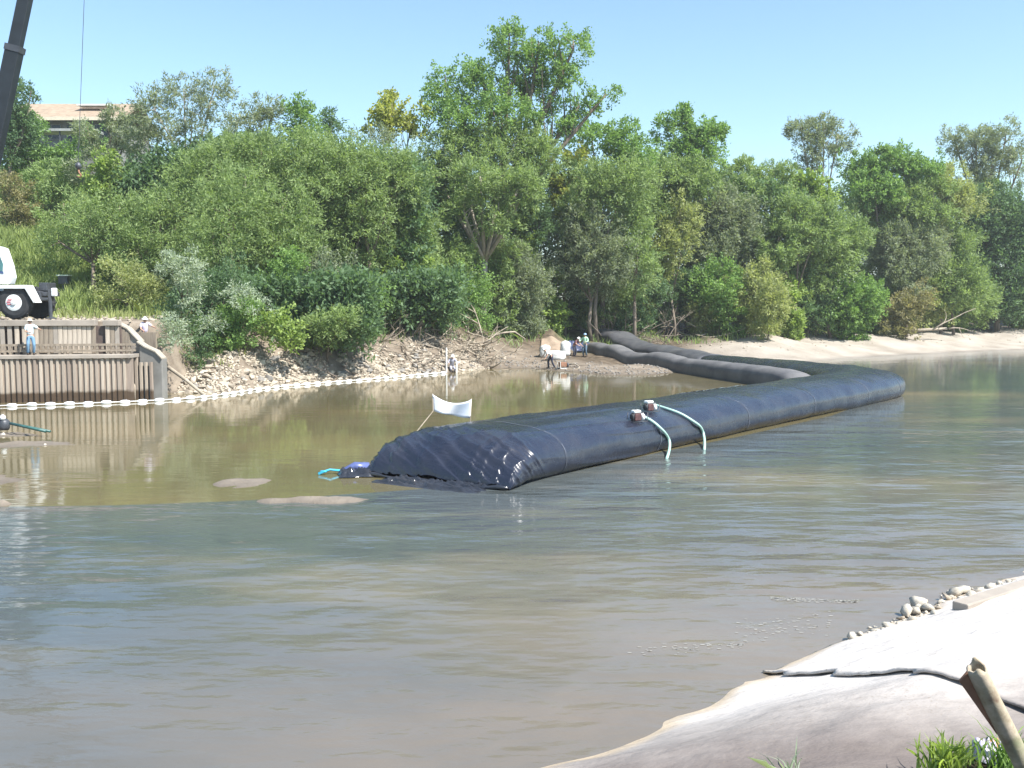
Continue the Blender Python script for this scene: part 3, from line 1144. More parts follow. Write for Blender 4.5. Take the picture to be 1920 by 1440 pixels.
DW = 48.25
A = [wq(204, 599, DW), wq(238, 616, DW), wq(262, 641, DW)]
B = [wq(262, 641, DW), wq(276, 650, DW), wq(296, 659, DW), wq(308, 672, DW)]
b = MB()
b.prism([(A[0].x, -1), (A[2].x - .02, -1), (A[2].x - .02, A[2].z), (A[1].x, A[1].z), (A[0].x, A[0].z)], DW + .02, DW + .55)
o = b.build('upper_panel', M_CONC, wing, bevel=.02)
b = MB()
b.prism([(B[0].x + .06, -1), (B[3].x, -1), (B[3].x, B[3].z), (B[2].x, B[2].z), (B[1].x, B[1].z), (B[0].x + .06, B[0].z - .12)], DW - .3, DW + .4)
b.build('lower_panel', M_CONCG, wing, bevel=.05)
# coping
for pts, dy in ((A, 0.0), (B, -.32)):
    b = MB()
    for s0, s1 in zip(pts[:-1], pts[1:]):
        dx = s1.x - s0.x
        b.add([(s0.x, DW - .08 + dy, s0.z - .02), (s1.x, DW - .08 + dy, s1.z - .02), (s1.x, DW + .62 + dy, s1.z - .02), (s0.x, DW + .62 + dy, s0.z - .02),
               (s0.x, DW - .08 + dy, s0.z + .045), (s1.x, DW - .08 + dy, s1.z + .045), (s1.x, DW + .62 + dy, s1.z + .045), (s0.x, DW + .62 + dy, s0.z + .045)],
              [(0, 1, 2, 3), (4, 5, 6, 7), (0, 1, 5, 4), (1, 2, 6, 5), (2, 3, 7, 6), (3, 0, 4, 7)])
    b.build('coping', simple('pale_concrete', (0.34, 0.305, 0.25), .85, .15, 3), wing)
px = 243
while px < 291:
    v = wq(px, 668 if px < 268 else 678, DW)
    o = bpy.data.objects.new('pile', pile_v[int(px) % 5])
    COL.objects.link(o)
    o.parent = wing
    o.location = (v.x, DW - .52, v.z - 2.05)
    px += 9.2
px = 206
while px < 240:
    ytop = np.interp(px, [204, 238, 262], [604, 621, 646])
    v = wq(px, ytop, DW)
    MB().box((v.x, DW - .02, (v.z + 2.2) / 2), (.205, .05, v.z - 2.2)).build('plank', [M_PLANK, mm_[2]][int(px) % 2], wing)
    px += 8.2
par = MB()
v0, v1 = at(254, 640, 49.3), at(293, 640, 49.3)
par.prism([(v0.x, v0.z - 1.6), (v1.x, v0.z - 1.6), (v1.x, at(0, 623, 49.3).z), (v0.x, at(0, 623, 49.3).z)], 49.25, 49.4)
po = par.build('plank_screen', M_PLANK, None)
tag(po, 'upright tan plank screen in front of the worker behind the wing wall', 'screen')

# trailing rope down the wing wall
v = at(243, 708, DW - .55)
v2 = at(253, 738, DW - .9)
o = MB().tube([v, v.lerp(v2, .5) + Vector((.12, 0, 0)), v2 + Vector((0, 0, -.3))], .035, 6).build('rope', M_DRIFT, None, True)
tag(o, 'pale rope hanging down the foot of the wing wall into the water', 'rope')

# ------------------------------------------------------------------ floating boom of white floats
bp = [(-70, 766), (0, 762), (120, 759), (230, 755), (330, 750), (385, 745), (430, 739), (480, 731), (530, 725), (600, 719), (680, 713), (760, 706), (800, 702), (845, 699)]
bw = [W(a, b_, .02) for a, b_ in bp]
bq = smooth_path([(v.x, v.y) for v in bw], 240, 6)
bL = np.r_[0, np.cumsum(np.linalg.norm(np.diff(bq, axis=0), axis=1))]
boom = empty('floating_boom', (0, 0, 0))
tag(boom, 'string of white floats curving along the foot of the left wall and rubble bank', 'floating boom')
fm = MB().lathe((0, 0, 0), [(.03, -.23), (.075, -.2), (.105, -.08), (.105, .08), (.075, .2), (.03, .23)], 10, 'X').mesh('float')
fm.materials.append(M_FLOAT)
fm.polygons.foreach_set('use_smooth', [True] * len(fm.polygons))
t = 0.4
rope_pts = []
while t < bL[-1] - .3:
    x = float(np.interp(t, bL, bq[:, 0]))
    y = float(np.interp(t, bL, bq[:, 1]))
    x2 = float(np.interp(t + .2, bL, bq[:, 0]))
    y2 = float(np.interp(t + .2, bL, bq[:, 1]))
    o = bpy.data.objects.new('float', fm)
    COL.objects.link(o)
    o.parent = boom
    o.location = (x, y + random.uniform(-.05, .05), .045 + random.uniform(-.02, .02))
    o.rotation_euler = (0, 0, math.atan2(y2 - y, x2 - x) + random.uniform(-.22, .22))
    rope_pts.append((x, y, .06))
    t += .79
b = MB().tube(rope_pts, .022, 6)
b.build('line', M_FLOAT, boom, True)

# ------------------------------------------------------------------ mobile crane, mostly out of frame to the left
crane = empty('mobile_crane', (-28.0, 50.2, 3.87))
tag(crane, 'white mobile crane with big wheels parked on top of the wall, its dark boom raised', 'crane')


def CR(v):
    return Vector(v) - Vector((-28.0, 50.2, 3.87))


WC = at(30, 568, 49.0)
DX = WC.x + 28.0
HB = 3.87
wz = .82


def cwheel(x, y):
    b = MB().lathe((x, y, wz), [(.36, -.22), (.62, -.23), (.76, -.19), (.82, -.1), (.82, .1), (.76, .19), (.62, .23), (.36, .22)], 32, 'Y')
    wh = b.build('wheel', M_TYRE, crane, False)
    lug = MB()
    for k in range(26):
        a = 2 * math.pi * k / 26
        lug.box((x + math.cos(a) * .82, y - .09 * (1 if k % 2 else -1), wz + math.sin(a) * .82), (.05, .2, .07), Matrix.Rotation(-a, 3, 'Y'))
    tag(lug.build('tread', M_TYRE, wh), kind='stuff')
    sg = -1 if y < 0 else 1
    hb = MB().lathe((x, y + sg * .2, wz), [(.40, -.03), (.40, .03), (.30, .045), (.14, .05), (.12, .10), (.02, .12)], 28, 'Y') if sg > 0 else \
        MB().lathe((x, y + sg * .2, wz), [(.40, .03), (.40, -.03), (.30, -.045), (.14, -.05), (.12, -.10), (.02, -.12)], 28, 'Y')
    h = hb.build('hub', M_WHITE, wh, False)
    return wh


yw = 49.0 - 50.2
w0 = cwheel(DX, yw)
cwheel(DX, -yw)
cwheel(DX - 3.9, yw)
cwheel(DX - 3.9, -yw)
# red markings on the hub
b = MB()
for dx, dz, ww in ((-.17, .14, .20), (-.2, .03, .26), (-.13, -.08, .34)):
    b.box((DX + dx, yw - .262, wz + dz), (ww, .012, .05))
b.build('red_marking', M_RED, w0)
# chassis, fender, cab
MB().box((DX - 2.6, 0, 1.15), (7.2, 1.5, .5)).build('chassis', M_STEEL, crane, bevel=.04)
b = MB()
fx = DX
pf = [(fx - 1.15, .85), (fx - 1.02, 1.50), (fx + .62, 1.50), (fx + 1.02, .80), (fx + 1.13, .82), (fx + .72, 1.68), (fx - 1.2, 1.68), (fx - 1.34, .85)]
b.prism(pf, yw - .34, yw + .35)
b.build('fender', M_WHITE, crane, bevel=.015)
b = MB()
b.prism([(fx - 1.34, 1.0), (fx - 3.2, 1.0), (fx - 3.2, 1.7), (fx - 1.22, 1.66)], yw - .3, -yw + .3)
b.build('deck', M_WHITE, crane, bevel=.03)
MB().box((DX + .98, .1, 1.62), (.42, 1.0, .42)).box((DX + 1.12, .1, 1.25), (.3, 1.4, .22)).build('rear_equipment', M_STEEL, crane, bevel=.03)
# cab
cz = at(0, 533, 49.4).z - HB
ct = at(0, 462, 49.4).z - HB
cx = at(22, 500, 49.4).x + 28.0
cab = MB()
cab.prism([(cx - 1.8, cz), (cx - .12, cz), (cx, cz + .35), (cx - .1, cz + .95), (cx - .35, ct - .1), (cx - .6, ct), (cx - 1.8, ct)], yw - .1, yw + .9)
cb = cab.build('cab', M_WHITE, crane, bevel=.04)
MB().prism([(cx - 1.2, cz + .85), (cx - .2, cz + .62), (cx - .16, cz + .98), (cx - .42, ct - .22), (cx - 1.2, ct - .22)], yw - .125, yw - .105).build('window', M_GLASS, cb)
MB().prism([(cx - 1.2, cz + .62), (cx - .16, cz + .50), (cx - .17, cz + .62), (cx - 1.2, cz + .83)], yw - .12, yw - .103).build('stripe', M_BLUEG, cb)
MB().lathe((DX - 2.6, 0, 1.4), [(.9, 0), (.9, .4)], 20).build('turntable', M_STEEL, crane)
# outrigger with its jack
oz = at(0, 560, 49.4).z - HB
ox = at(94, 560, 49.4).x + 28.0
og = MB().box(((DX + ox) / 2 + .3, yw + .4, oz), (ox - DX - .7, .18, .12)).build('outrigger', M_STEEL, crane)
MB().tube([(ox, yw + .4, .08), (ox, yw + .4, oz + .5)], [.09, .09], 10).build('jack', M_STEEL, og)
MB().lathe((ox, yw + .4, 0.02), [(.26, 0), (.26, .05), (.10, .09)], 14).build('jack_pad', M_STEEL, og)
MB().box((ox + .22, yw + .4, oz + .32), (.26, .2, .42)).build('marker_panel', M_WHITE, og, bevel=.05)
# boom
b0 = at(2, 215, 49.5)
b1 = at(47, 0, 49.5)
bd = (b1 - b0) / (b1.z - b0.z)
base = CR(b0 + bd * (7.2 - b0.z))
tip = CR(b0 + bd * (33.2 - b0.z))
ax = (tip - base).normalized()
sidev = Vector((0, 1, 0))
upv = ax.cross(sidev).normalized()
rotm = Matrix((sidev.cross(ax).normalized(), sidev, ax)).transposed()
secs = [(0, .38, .36), (.38, .70, .29), (.70, 1.0, .22)]
Lb = (tip - base).length
for i, (s0, s1, hw) in enumerate(secs):
    c = base + ax * Lb * (s0 + s1) / 2
    MB().box(c, (hw * 2, hw * 1.5, Lb * (s1 - s0) + .02), rotm).build('boom_section', simple('dark_teal_paint', (.016, .022, .028), .6, .25, 2), crane, bevel=.03)
    e = base + ax * Lb * s1
    MB().box(e, (hw * 2.15, hw * 1.65, .3), rotm).build('boom_collar', M_STEEL, crane)
MB().box(base + ax * (CR(b0).z - base.z - .9) / ax.z + Vector((-.28, -.45, 0)), (.5, .1, 1.5), rotm).build('side_plate', simple('pale_grey_paint', (.5, .52, .5), .4, .15, 2), crane, bevel=.02)
b = MB().tube([base + Vector((-.9, 0, -1.6)), base + ax * 6 + Vector((-.2, 0, 0))], .16, 10)
b.build('lift_cylinder', M_STEEL, crane, True)
MB().lathe(tip + Vector((0, 0, .1)), [(.34, -.12), (.38, -.05), (.38, .05), (.34, .12)], 18, 'Y').build('sheave', M_STEEL, crane)
# cable and hook ball
hx = at(147, 315, 49.5)
cx_ = CR(hx)
b = MB().tube([(cx_.x, 0.0 + cx_.y, cx_.z + .28), (tip.x + .38, tip.y, tip.z + .1)], .014, 5)
b.build('cable', M_STEEL, crane)
hk = MB().lathe((cx_.x, cx_.y, cx_.z), [(.03, .28), (.1, .24), (.15, .14), (.15, .05), (.1, -.03), (.03, -.08)], 12).build('hook_ball', M_STEEL, crane, True)
MB().tube([(cx_.x, cx_.y, cx_.z - .05), (cx_.x + .02, cx_.y, cx_.z - .22), (cx_.x + .12, cx_.y, cx_.z - .34), (cx_.x + .05, cx_.y, cx_.z - .46), (cx_.x - .1, cx_.y, cx_.z - .4)], [.045, .045, .05, .045, .02], 8).build('hook', M_RUST, hk, True)

# equipment box on the grassy slope
for _D in np.arange(55, 80, .25):
    bx = at(121, 533, float(_D))
    zz = gz(bx.x, bx.y)
    if zz > bx.z - .38:
        break
eb = empty('equipment_box', (bx.x, bx.y, zz))
tag(eb, 'dark metal box with a pale lid on the dry grass above the wall', 'box')
hb_ = bx.z - zz
MB().box((0, 0, hb_ * .5), (.2, .2, hb_ + .1)).build('post', M_STEEL, eb)
MB().box((0, 0, hb_ + .28), (.62, .5, .52)).build('body', M_STEEL, eb, bevel=.02)
MB().box((0, 0, hb_ + .58), (.80, .66, .08)).build('lid', simple('pale_green_paint', (.55, .62, .52), .5, .1, 3), eb, bevel=.01)

# ------------------------------------------------------------------ house on the hill
HY = 97.0
h0, h1 = at(20, 200, HY), at(228, 210, HY)
hz = gz((h0.x + h1.x) / 2, HY)
house = empty('hillside_house', ((h0.x + h1.x) / 2, HY, hz))
tag(house, 'low house with a tan shingle roof on the hilltop behind the trees', 'house')
hw = (h1.x - h0.x)
ez = at(0, 226, HY).z - hz
rz_ = at(0, 200, HY + 4).z - hz
M_ROOF = simple('tan_roof', (0.30, 0.23, 0.165), .9, .2, 2)
M_WALLG = simple('grey_siding', (0.19, 0.19, 0.185), .8, .15, 3, vec_scale=(.3, .3, 6))
MB().box((0, 4, ez / 2 - 1), (hw * .94, 8, ez + 2)).build('wall', M_WALLG, house)
b = MB()
b.prism([(-1.0, ez - .1), (4, rz_), (9.0, ez - .1), (9.0, ez + .12), (4, rz_ + .28), (-1.0, ez + .15)], -hw / 2 - .4, hw / 2 + .4, 'YZ')
rf = b.build('roof', M_ROOF, house)
# shingle courses proud of the roof
for k in range(7):
    t0 = k / 7
    y0 = -1 + 5 * t0
    z0 = ez + .15 + (rz_ + .28 - ez - .15) * t0
    MB().box((0, y0 + .36, z0 + .09), (hw + .76, .7, .03), Matrix.Rotation(math.atan2(rz_ + .13 - ez, 5.0), 3, 'X')).build('shingle_course', M_ROOF, rf)
MB().box((0, -1.06, ez), (hw + .8, .08, .32)).build('fascia', simple('cream_paint', (.62, .55, .42), .6, .1, 3), rf)
MB().box((2.2, 1.6, ez + 1.7), (3.2, 1.2, .12)).build('skylight', M_WHITE, rf)
for x in (-3.6, -1.4, .9, 3.2):
    wi = MB().box((x, -.04, ez - 1.1), (1.7, .1, 1.3)).build('window', simple('dark_glass', (.02, .025, .03), .1, .2, 2, bmp=0), house)
    MB().box((x, -.1, ez - .4), (1.8, .06, .08)).box((x, -.1, ez - 1.8), (1.8, .06, .08)).box((x - .88, -.1, ez - 1.1), (.08, .06, 1.4)).box((x + .88, -.1, ez - 1.1), (.08, .06, 1.4)).box((x, -.1, ez - 1.1), (.06, .06, 1.4)).build('frame', M_WALLG, wi)
dz = at(0, 242, 92).z - hz
dk = MB().box((0.8, -4.2, dz - .1), (hw * .75, 2.2, .22)).build('porch_roof', simple('grey_board', (.33, .34, .33), .8, .15, 3), house)
for k in range(6):
    MB().box((.8 - hw * .36 + k * hw * .145, -5.1, dz - 1.7), (.12, .12, 3.1)).build('post', M_STEEL, dk)
MB().box((.8, -5.15, dz - 1.55), (hw * .75, .06, .10)).box((.8, -5.15, dz - 2.1), (hw * .75, .06, .10)).box((.8, -5.15, dz - 2.6), (hw * .75, .06, .10)).build('railing', M_STEEL, dk)

# ------------------------------------------------------------------ trees and shrubs
LEAFDENS = 1.0


def leaves(centers, dirs, n_each, L, leaf, spread, rng, droop=0.0):
    """leaf rhombi along shoots. centers (K,3) dirs (K,3)"""
    K = len(centers)
    idx = np.repeat(np.arange(K), n_each)
    n = len(idx)
    t = rng.random(n)
    p = centers[idx] + dirs[idx] * (t * L[idx])[:, None]
    p[:, 2] -= droop * (t ** 2) * L[idx]
    p += rng.normal(0, 1, (n, 3)) * (spread * (1 - .45 * t))[:, None]
    ax = dirs[idx] * .9 + rng.normal(0, .75, (n, 3))
    ax[:, 2] -= droop
    ax /= np.linalg.norm(ax, axis=1)[:, None]
    r = rng.normal(0, 1, (n, 3)) + np.array([.25, -.3, .85])
    nrm = r - ax * (r * ax).sum(1)[:, None]
    nrm /= np.linalg.norm(nrm, axis=1)[:, None] + 1e-9
    sd = np.cross(nrm, ax)
    s = leaf[0] * rng.uniform(.6, 1.35, n)
    w = leaf[1] * rng.uniform(.7, 1.3, n)
    V = np.empty((n, 4, 3))
    V[:, 0] = p
    V[:, 1] = p + ax * (s * .45)[:, None] + sd * (w * .5)[:, None]
    V[:, 2] = p + ax * s[:, None] + nrm * (s * .12)[:, None]
    V[:, 3] = p + ax * (s * .45)[:, None] - sd * (w * .5)[:, None]
    tint = np.clip(rng.normal(.42, .17, n) + rng.normal(0, .13, K)[idx], 0, 1)
    return V.reshape(-1, 3), np.arange(n * 4).reshape(-1, 4), np.repeat(tint, 4)


LEAFSZ = {'willow': (.30, .085), 'green': (.21, .13), 'bright': (.24, .17), 'yellow': (.24, .16), 'dark': (.21, .10),
          'silver': (.26, .075), 'khaki': (.26, .09), 'grey': (.28, .08), 'rust': (.24, .09)}
TREES = []


def tree(name, label, cat, kind, D, base_px, lobes, dens=1.0, trunk=.16, bark=None, loose=0.0, hz_=None, drop=.15, vis=0.0, group=None):
    """lobes: (px, py, rx px, ry px, dy metres). A tapered trunk with limbs into every lobe, leaf shoots round them."""
    seed = len(TREES) * 13 + 5
    rng = np.random.default_rng(seed)
    rnd = random.Random(seed)
    if cat in ('bush', 'shrub'):
        lo = max(lobes, key=lambda q: q[1] + q[3])
        for Dn in np.arange(D - 1.5, D + (3.5 if base_px < 700 else 9), .4):
            gp_ = at(lo[0], lo[1] + lo[3] + 5, float(Dn))
            if gz(gp_.x, gp_.y) > gp_.z:
                break
        if base_px > 0:
            D = float(Dn)
    else:
        x0_ = at(base_px, 600, D).x
        if base_px > 1380:
            D = max(D, float(shore(x0_)) + 13.5)
        elif base_px > 1050:
            D = max(D, float(shore(x0_)) + 20)
        elif 330 < base_px:
            D = max(D, float(shore(x0_)) + 10)
        elif base_px > 150:
            D = max(D, 65)
    bx = at(base_px, 600, D).x
    bz = gz(bx, D)
    root = empty(name, (bx, D, bz))
    tag(root, label, cat, group)
    bv = np.array([bx, D, bz])
    Vs, Qs, Ts = [], [], []
    nb = 0
    ctrs = []
    trunkmb = MB()
    tops = []
    lobes = list(lobes)
    if cat in ('bush', 'shrub'):
        lo = max(lobes, key=lambda q: q[1] + q[3])
        Dq = D + lo[4]
        bot = at(lo[0], lo[1] + lo[3], Dq)
        hgap = bot.z - gz(bot.x, Dq)
        if hgap > .3 and lo[4] > -2:
            gp = hgap / Dq * FPX
            lobes.append((lo[0], lo[1] + lo[3] + gp * .35, max(lo[2] * .8, 18), gp * .62 + 8, lo[4]))
    for (px, py, rx, ry, dy) in lobes:
        Dl = D + dy
        c = np.array(at(px, py, Dl))
        sc_ = Dl / FPX
        R3 = np.array([rx * sc_, max(1.0, min(rx, ry * 1.3) * sc_ * .85), ry * sc_])
        ctrs.append((c, R3))
        area = math.pi * R3[0] * R3[2]
        K = int(area * 14 * dens * LEAFDENS) + 10
        v = rng.normal(0, 1, (K, 3))
        v /= np.linalg.norm(v, axis=1)[:, None]
        rr = rng.random(K) ** (1 / 2.2)
        nz = fbm(v * 1.7 + c[None] * .13, seed, 2)
        rad = rr * (0.92 + .46 * nz)
        # holes: drop shoots where a coarse noise is low
        keepn = vnoise((c + v * rad[:, None] * R3) * (.75 / max(.8, min(R3[0], R3[2]) * .55)), seed + 3)
        keep = keepn > (-.40 + loose)
        cc = c + v * rad[:, None] * R3
        cc = cc[keep]
        vv = v[keep]
        # keep foliage off the ground
        zg = ground(cc[:, 0], cc[:, 1])
        ok = (cc[:, 2] > zg + .15)
        cc, vv = cc[ok], vv[ok]
        if len(cc) == 0:
            continue
        d = vv * .8 + rng.normal(0, .45, (len(cc), 3))
        d[:, 2] += .35
        d /= np.linalg.norm(d, axis=1)[:, None]
        size = min(R3[0], R3[2])
        L = rng.uniform(.45, 1.15, len(cc)) * min(1.25, max(.45, size * .45))
        lw = LEAFSZ[kind]
        fs = np.clip(D / 75.0, .75, 1.3)
        V, Q, T = leaves(cc, d, 26, L, (lw[0] * fs, lw[1] * fs), .13 + .05 * size ** .5, rng, drop)
        Vs.append(V)
        Qs.append(Q + nb)
        Ts.append(T)
        nb += len(V)
        # limb into this lobe
        top = Vector(c + np.array([0, 0, R3[2] * .45]))
        tops.append((Vector(c), top, R3))
    V = np.concatenate(Vs)
    Q = np.concatenate(Qs)
    me = np_mesh('crown', V - bv, Q)
    set_attr(me, 'tint', np.concatenate(Ts))
    link('crown', me, LEAF[kind], root)
    # trunk
    cen = sum((c for c, _, _ in tops), Vector()) / len(tops)
    low = min(c.z - r[2] for c, _, r in tops)
    fork = Vector((bx + (cen.x - bx) * .4, D + (cen.y - D) * .4, max(bz + .5, bz + (cen.z - bz) * .45)))
    b = MB()
    j = lambda s: Vector((rnd.uniform(-s, s), rnd.uniform(-s, s), rnd.uniform(-s, s) * .4))
    o = Vector((bx, D, bz - .5))
    k = trunk
    b.tube([o - Vector(bv), (o.lerp(fork, .5) + j(.25)) - Vector(bv), fork - Vector(bv)], [k * 1.25, k, k * .8], 8)
    for c, top, R3 in tops:
        mid = fork.lerp(c, .55) + j(.4)
        r0 = k * .62
        b.tube([fork - Vector(bv), mid - Vector(bv), c - Vector(bv), top - Vector(bv)], [r0, r0 * .7, r0 * .45, r0 * .15], 6)
        for q in range(5 if R3[0] > 1.2 else 2):
            st = mid.lerp(c, rnd.random())
            dv = Vector(rng.normal(0, 1, 3))
            dv.normalize()
            e = Vector((st.x + dv.x * R3[0] * .8, st.y + dv.y * R3[1] * .8, c.z + dv.z * R3[2] * .8))
            b.tube([st - Vector(bv), st.lerp(e, .55) + j(.2) - Vector(bv), e - Vector(bv)], [r0 * .3, r0 * .2, r0 * .06], 5, False)
    b.build('trunk', bark or M_BARK, root, True)
    TREES.append((root, len(Q)))
    return root


T = tree
# --- skyline and back row
T('dark_tree', 'dark tree behind the crane boom at the far left', 'tree', 'dark', 84, 20, [(42, 225, 24, 34, 0), (18, 190, 36, 50, 0), (34, 245, 40, 45, 1), (58, 172, 10, 16, 0), (8, 280, 40, 40, 0)], .8, loose=.15)
T('bush', 'dark green bush in front of the left end of the hilltop house', 'bush', 'green', 83, 45, [(40, 262, 38, 34, 0), (60, 235, 22, 20, 0)], .9)
T('willow_tree', 'tall thin grey-green tree with pale trunks on the skyline right of the house', 'tree', 'grey', 74, 360, [(400, 172, 42, 38, 0), (345, 185, 50, 40, 1), (290, 205, 45, 42, 0), (360, 240, 80, 45, 0), (270, 262, 50, 42, 1)], .62, .15, M_PALEBARK, loose=.22)
T('willow_tree', 'grey-green tree hiding the right end of the hilltop house', 'tree', 'grey', 78, 235, [(235, 262, 42, 36, 0), (212, 226, 30, 26, 0), (165, 248, 30, 22, 0), (210, 300, 50, 34, 0), (170, 320, 45, 28, 0)], .8, loose=.1)
T('bush', 'green shrub hiding the lower windows of the hilltop house', 'bush', 'green', 84, 130, [(130, 292, 50, 22, 0), (175, 262, 34, 26, 0), (90, 300, 40, 18, 0)], .8, .08)
T('bush', 'grey-green shrub below the porch of the hilltop house', 'bush', 'willow', 76, 110, [(110, 340, 60, 38, 0), (60, 372, 55, 34, 0)], .8, .08)
T('bush', 'brownish shrub at the left edge below the hilltop house', 'bush', 'rust', 74, 25, [(20, 350, 45, 24, 0), (30, 395, 48, 26, 0)], .8, .08)
T('bush', 'narrow yellow-green bush beside the dark hollow left of the big willows', 'bush', 'bright', 69, 200, [(205, 318, 26, 32, 0), (190, 352, 32, 34, 0)], .9, .08)
T('willow_tree', 'pale grey-green tree top on the skyline left of the rounded one', 'tree', 'grey', 80, 470, [(470, 232, 45, 42, 0), (510, 215, 28, 34, 0), (450, 280, 50, 40, 0)], .7, loose=.18)
T('green_tree', 'rounded green tree top on the skyline left of the bare dark tips', 'tree', 'green', 80, 565, [(563, 220, 34, 40, 0), (570, 262, 50, 36, 0)], .8)
T('dark_tree', 'small dark tree with bare tips on the skyline left of the yellow one', 'tree', 'dark', 84, 618, [(618, 226, 22, 26, 0), (622, 252, 40, 24, 0)], .6, .16, loose=.25)
T('yellow_tree', 'yellow-green tree on the skyline left of the tallest tree', 'tree', 'yellow', 80, 735, [(735, 202, 38, 32, 0), (720, 235, 34, 28, 0), (775, 225, 32, 36, 1)], .7, loose=.1)
T('grey_tree', 'hazy grey tree with bare pale twigs below the yellow skyline tree', 'tree', 'grey', 78, 690, [(695, 270, 50, 36, 0), (740, 290, 50, 36, 0)], .6, .14, M_PALEBARK, loose=.2)
# --- the big left willows
T('willow_tree', 'broad willow at the top of the big left clump under the thin skyline tree', 'tree', 'willow', 68, 430, [(430, 305, 80, 55, 0), (370, 335, 65, 52, -1), (490, 300, 62, 50, 0)], 1.0)
T('willow_tree', 'broad willow in the middle of the skyline of the big left clump', 'tree', 'willow', 69, 560, [(560, 288, 66, 52, 0), (620, 300, 62, 50, 0), (590, 340, 70, 50, -1)], 1.0)
T('willow_tree', 'drooping willow right of the middle of the left clump, above the pale bank', 'tree', 'willow', 68, 690, [(690, 318, 62, 55, 0), (655, 350, 62, 56, -1), (745, 340, 56, 56, 1)], 1.0)
T('willow_tree', 'bushy willow above the equipment box at the left edge of the clump', 'tree', 'willow', 65, 190, [(170, 420, 62, 52, 0), (120, 400, 52, 42, 3), (110, 452, 40, 36, 2), (225, 410, 58, 52, 0)], .9)
T('willow_tree', 'wide willow leaning out behind the silver bush', 'tree', 'willow', 60, 300, [(300, 420, 72, 62, 0), (260, 480, 60, 52, -1), (340, 480, 56, 52, 0), (350, 390, 60, 50, 1)], 1.0)
T('willow_tree', 'full green willow in the middle of the left clump above the wing wall', 'tree', 'willow', 61, 420, [(430, 400, 66, 60, 0), (400, 460, 60, 50, -1), (460, 350, 60, 46, 1)], .95)
T('willow_tree', 'large sunlit willow at the centre of the left clump', 'tree', 'willow', 60, 530, [(530, 400, 66, 62, 0), (510, 470, 58, 62, -1), (560, 450, 50, 50, -.5)], 1.05)
T('willow_tree', 'willow with a dark hollow on its left side in the left clump', 'tree', 'willow', 62, 655, [(640, 420, 60, 62, 0), (690, 400, 50, 55, 0), (660, 470, 46, 50, 0)], 1.0)
T('willow_tree', 'sloping willow left of the trunk of the tallest tree', 'tree', 'willow', 66, 760, [(755, 420, 55, 62, 0), (720, 460, 50, 60, -1), (790, 450, 46, 52, 0)], 1.0)
T('bush', 'spreading olive-green bush at the left foot of the clump above the wall', 'bush', 'khaki', 57, 235, [(230, 520, 52, 38, 0), (200, 560, 22, 18, 0), (275, 545, 40, 34, 0)], .9, .08)
T('silver_bush', 'large silvery bush standing out of the dark leaves above the wing wall', 'bush', 'silver', 53.5, 345, [(345, 512, 38, 40, -3.2), (352, 550, 32, 30, -3.2), (320, 490, 18, 16, -3.2)], 1.1, .07)
T('silver_bush', 'small silvery bush low beside the worker on the wing wall', 'bush', 'silver', 52.5, 322, [(320, 612, 30, 22, -3.2), (330, 634, 22, 14, -3.2)], 1.0, .05)
T('silver_bush', 'silvery sprig of a bush at the middle of the left clump foot', 'bush', 'silver', 55, 455, [(448, 552, 24, 22, -3.2), (488, 572, 28, 16, -3.2), (395, 605, 26, 20, -3.2)], .9, .05)
T('bush', 'deep green bush filling the dark foot of the left clump', 'bush', 'dark', 58.5, 400, [(400, 550, 50, 50, 0), (440, 530, 40, 45, 0), (370, 625, 50, 30, -1)], 1.0, .08)
T('bush', 'grey-green bush hanging low right of the left clump centre', 'bush', 'grey', 58.5, 610, [(610, 520, 48, 44, 0), (640, 560, 40, 40, 0), (580, 560, 40, 30, 0)], 1.0, .08)
T('bush', 'green bush under the centre of the left clump', 'bush', 'green', 57.5, 520, [(520, 535, 44, 44, 0), (500, 580, 40, 30, 0), (545, 500, 40, 36, 0)], 1.0, .08)
T('bush', 'sunlit light green bush overhanging the pale rubble', 'bush', 'bright', 56.5, 480, [(470, 610, 44, 24, -3.2), (520, 612, 46, 26, -3.2), (545, 642, 36, 15, -3.2)], .9, .06)
T('bush', 'low willow bush overhanging the rubble at its darkest shade', 'bush', 'willow', 57.5, 615, [(600, 612, 48, 28, -3.2), (640, 600, 34, 26, -3.2)], .95, .06)
T('bush', 'weeping yellow-green bush left of the dark gap at the bank', 'bush', 'bright', 63.5, 745, [(745, 530, 50, 50, 0), (765, 575, 38, 30, 0), (790, 520, 36, 42, 0)], .9, .07)
T('willow_tree', 'tall willow shoot filling between the hollow and the weeping bush', 'tree', 'willow', 62, 715, [(705, 500, 42, 60, 0), (680, 550, 30, 36, 0)], .95, .08)
T('bush', 'dark bush in the shade directly right of the wing wall end', 'bush', 'dark', 54.5, 340, [(345, 640, 34, 24, -1), (385, 650, 36, 20, -1), (330, 590, 34, 34, 0)], 1.0, .05)
# --- tallest tree group
T('cottonwood_tree', 'tallest tree in the middle of the skyline with an open ragged crown', 'tree', 'green', 82, 912,
  [(955, 82, 42, 40, 0), (1010, 95, 44, 40, 0), (1075, 92, 38, 38, 0), (905, 140, 50, 38, 0), (835, 160, 44, 42, 0), (985, 150, 52, 38, 1), (1050, 140, 46, 34, 0),
   (860, 220, 70, 50, -1), (940, 215, 62, 50, -1), (1020, 205, 44, 34, 0), (1085, 200, 40, 22, 0), (1135, 178, 30, 24, 0), (1060, 235, 34, 22, 0)], .78, .42, loose=.16)
T('willow_tree', 'big-crowned tree in front of the tallest one, its trunks showing below', 'tree', 'willow', 78, 905,
  [(860, 285, 66, 52, 0), (940, 280, 62, 55, 0), (1005, 290, 46, 52, 0), (900, 340, 64, 46, -3), (820, 330, 42, 50, 0), (870, 400, 40, 36, -3), (935, 400, 40, 44, -3), (985, 350, 36, 40, -3)], .95, .32, M_PALEBARK)
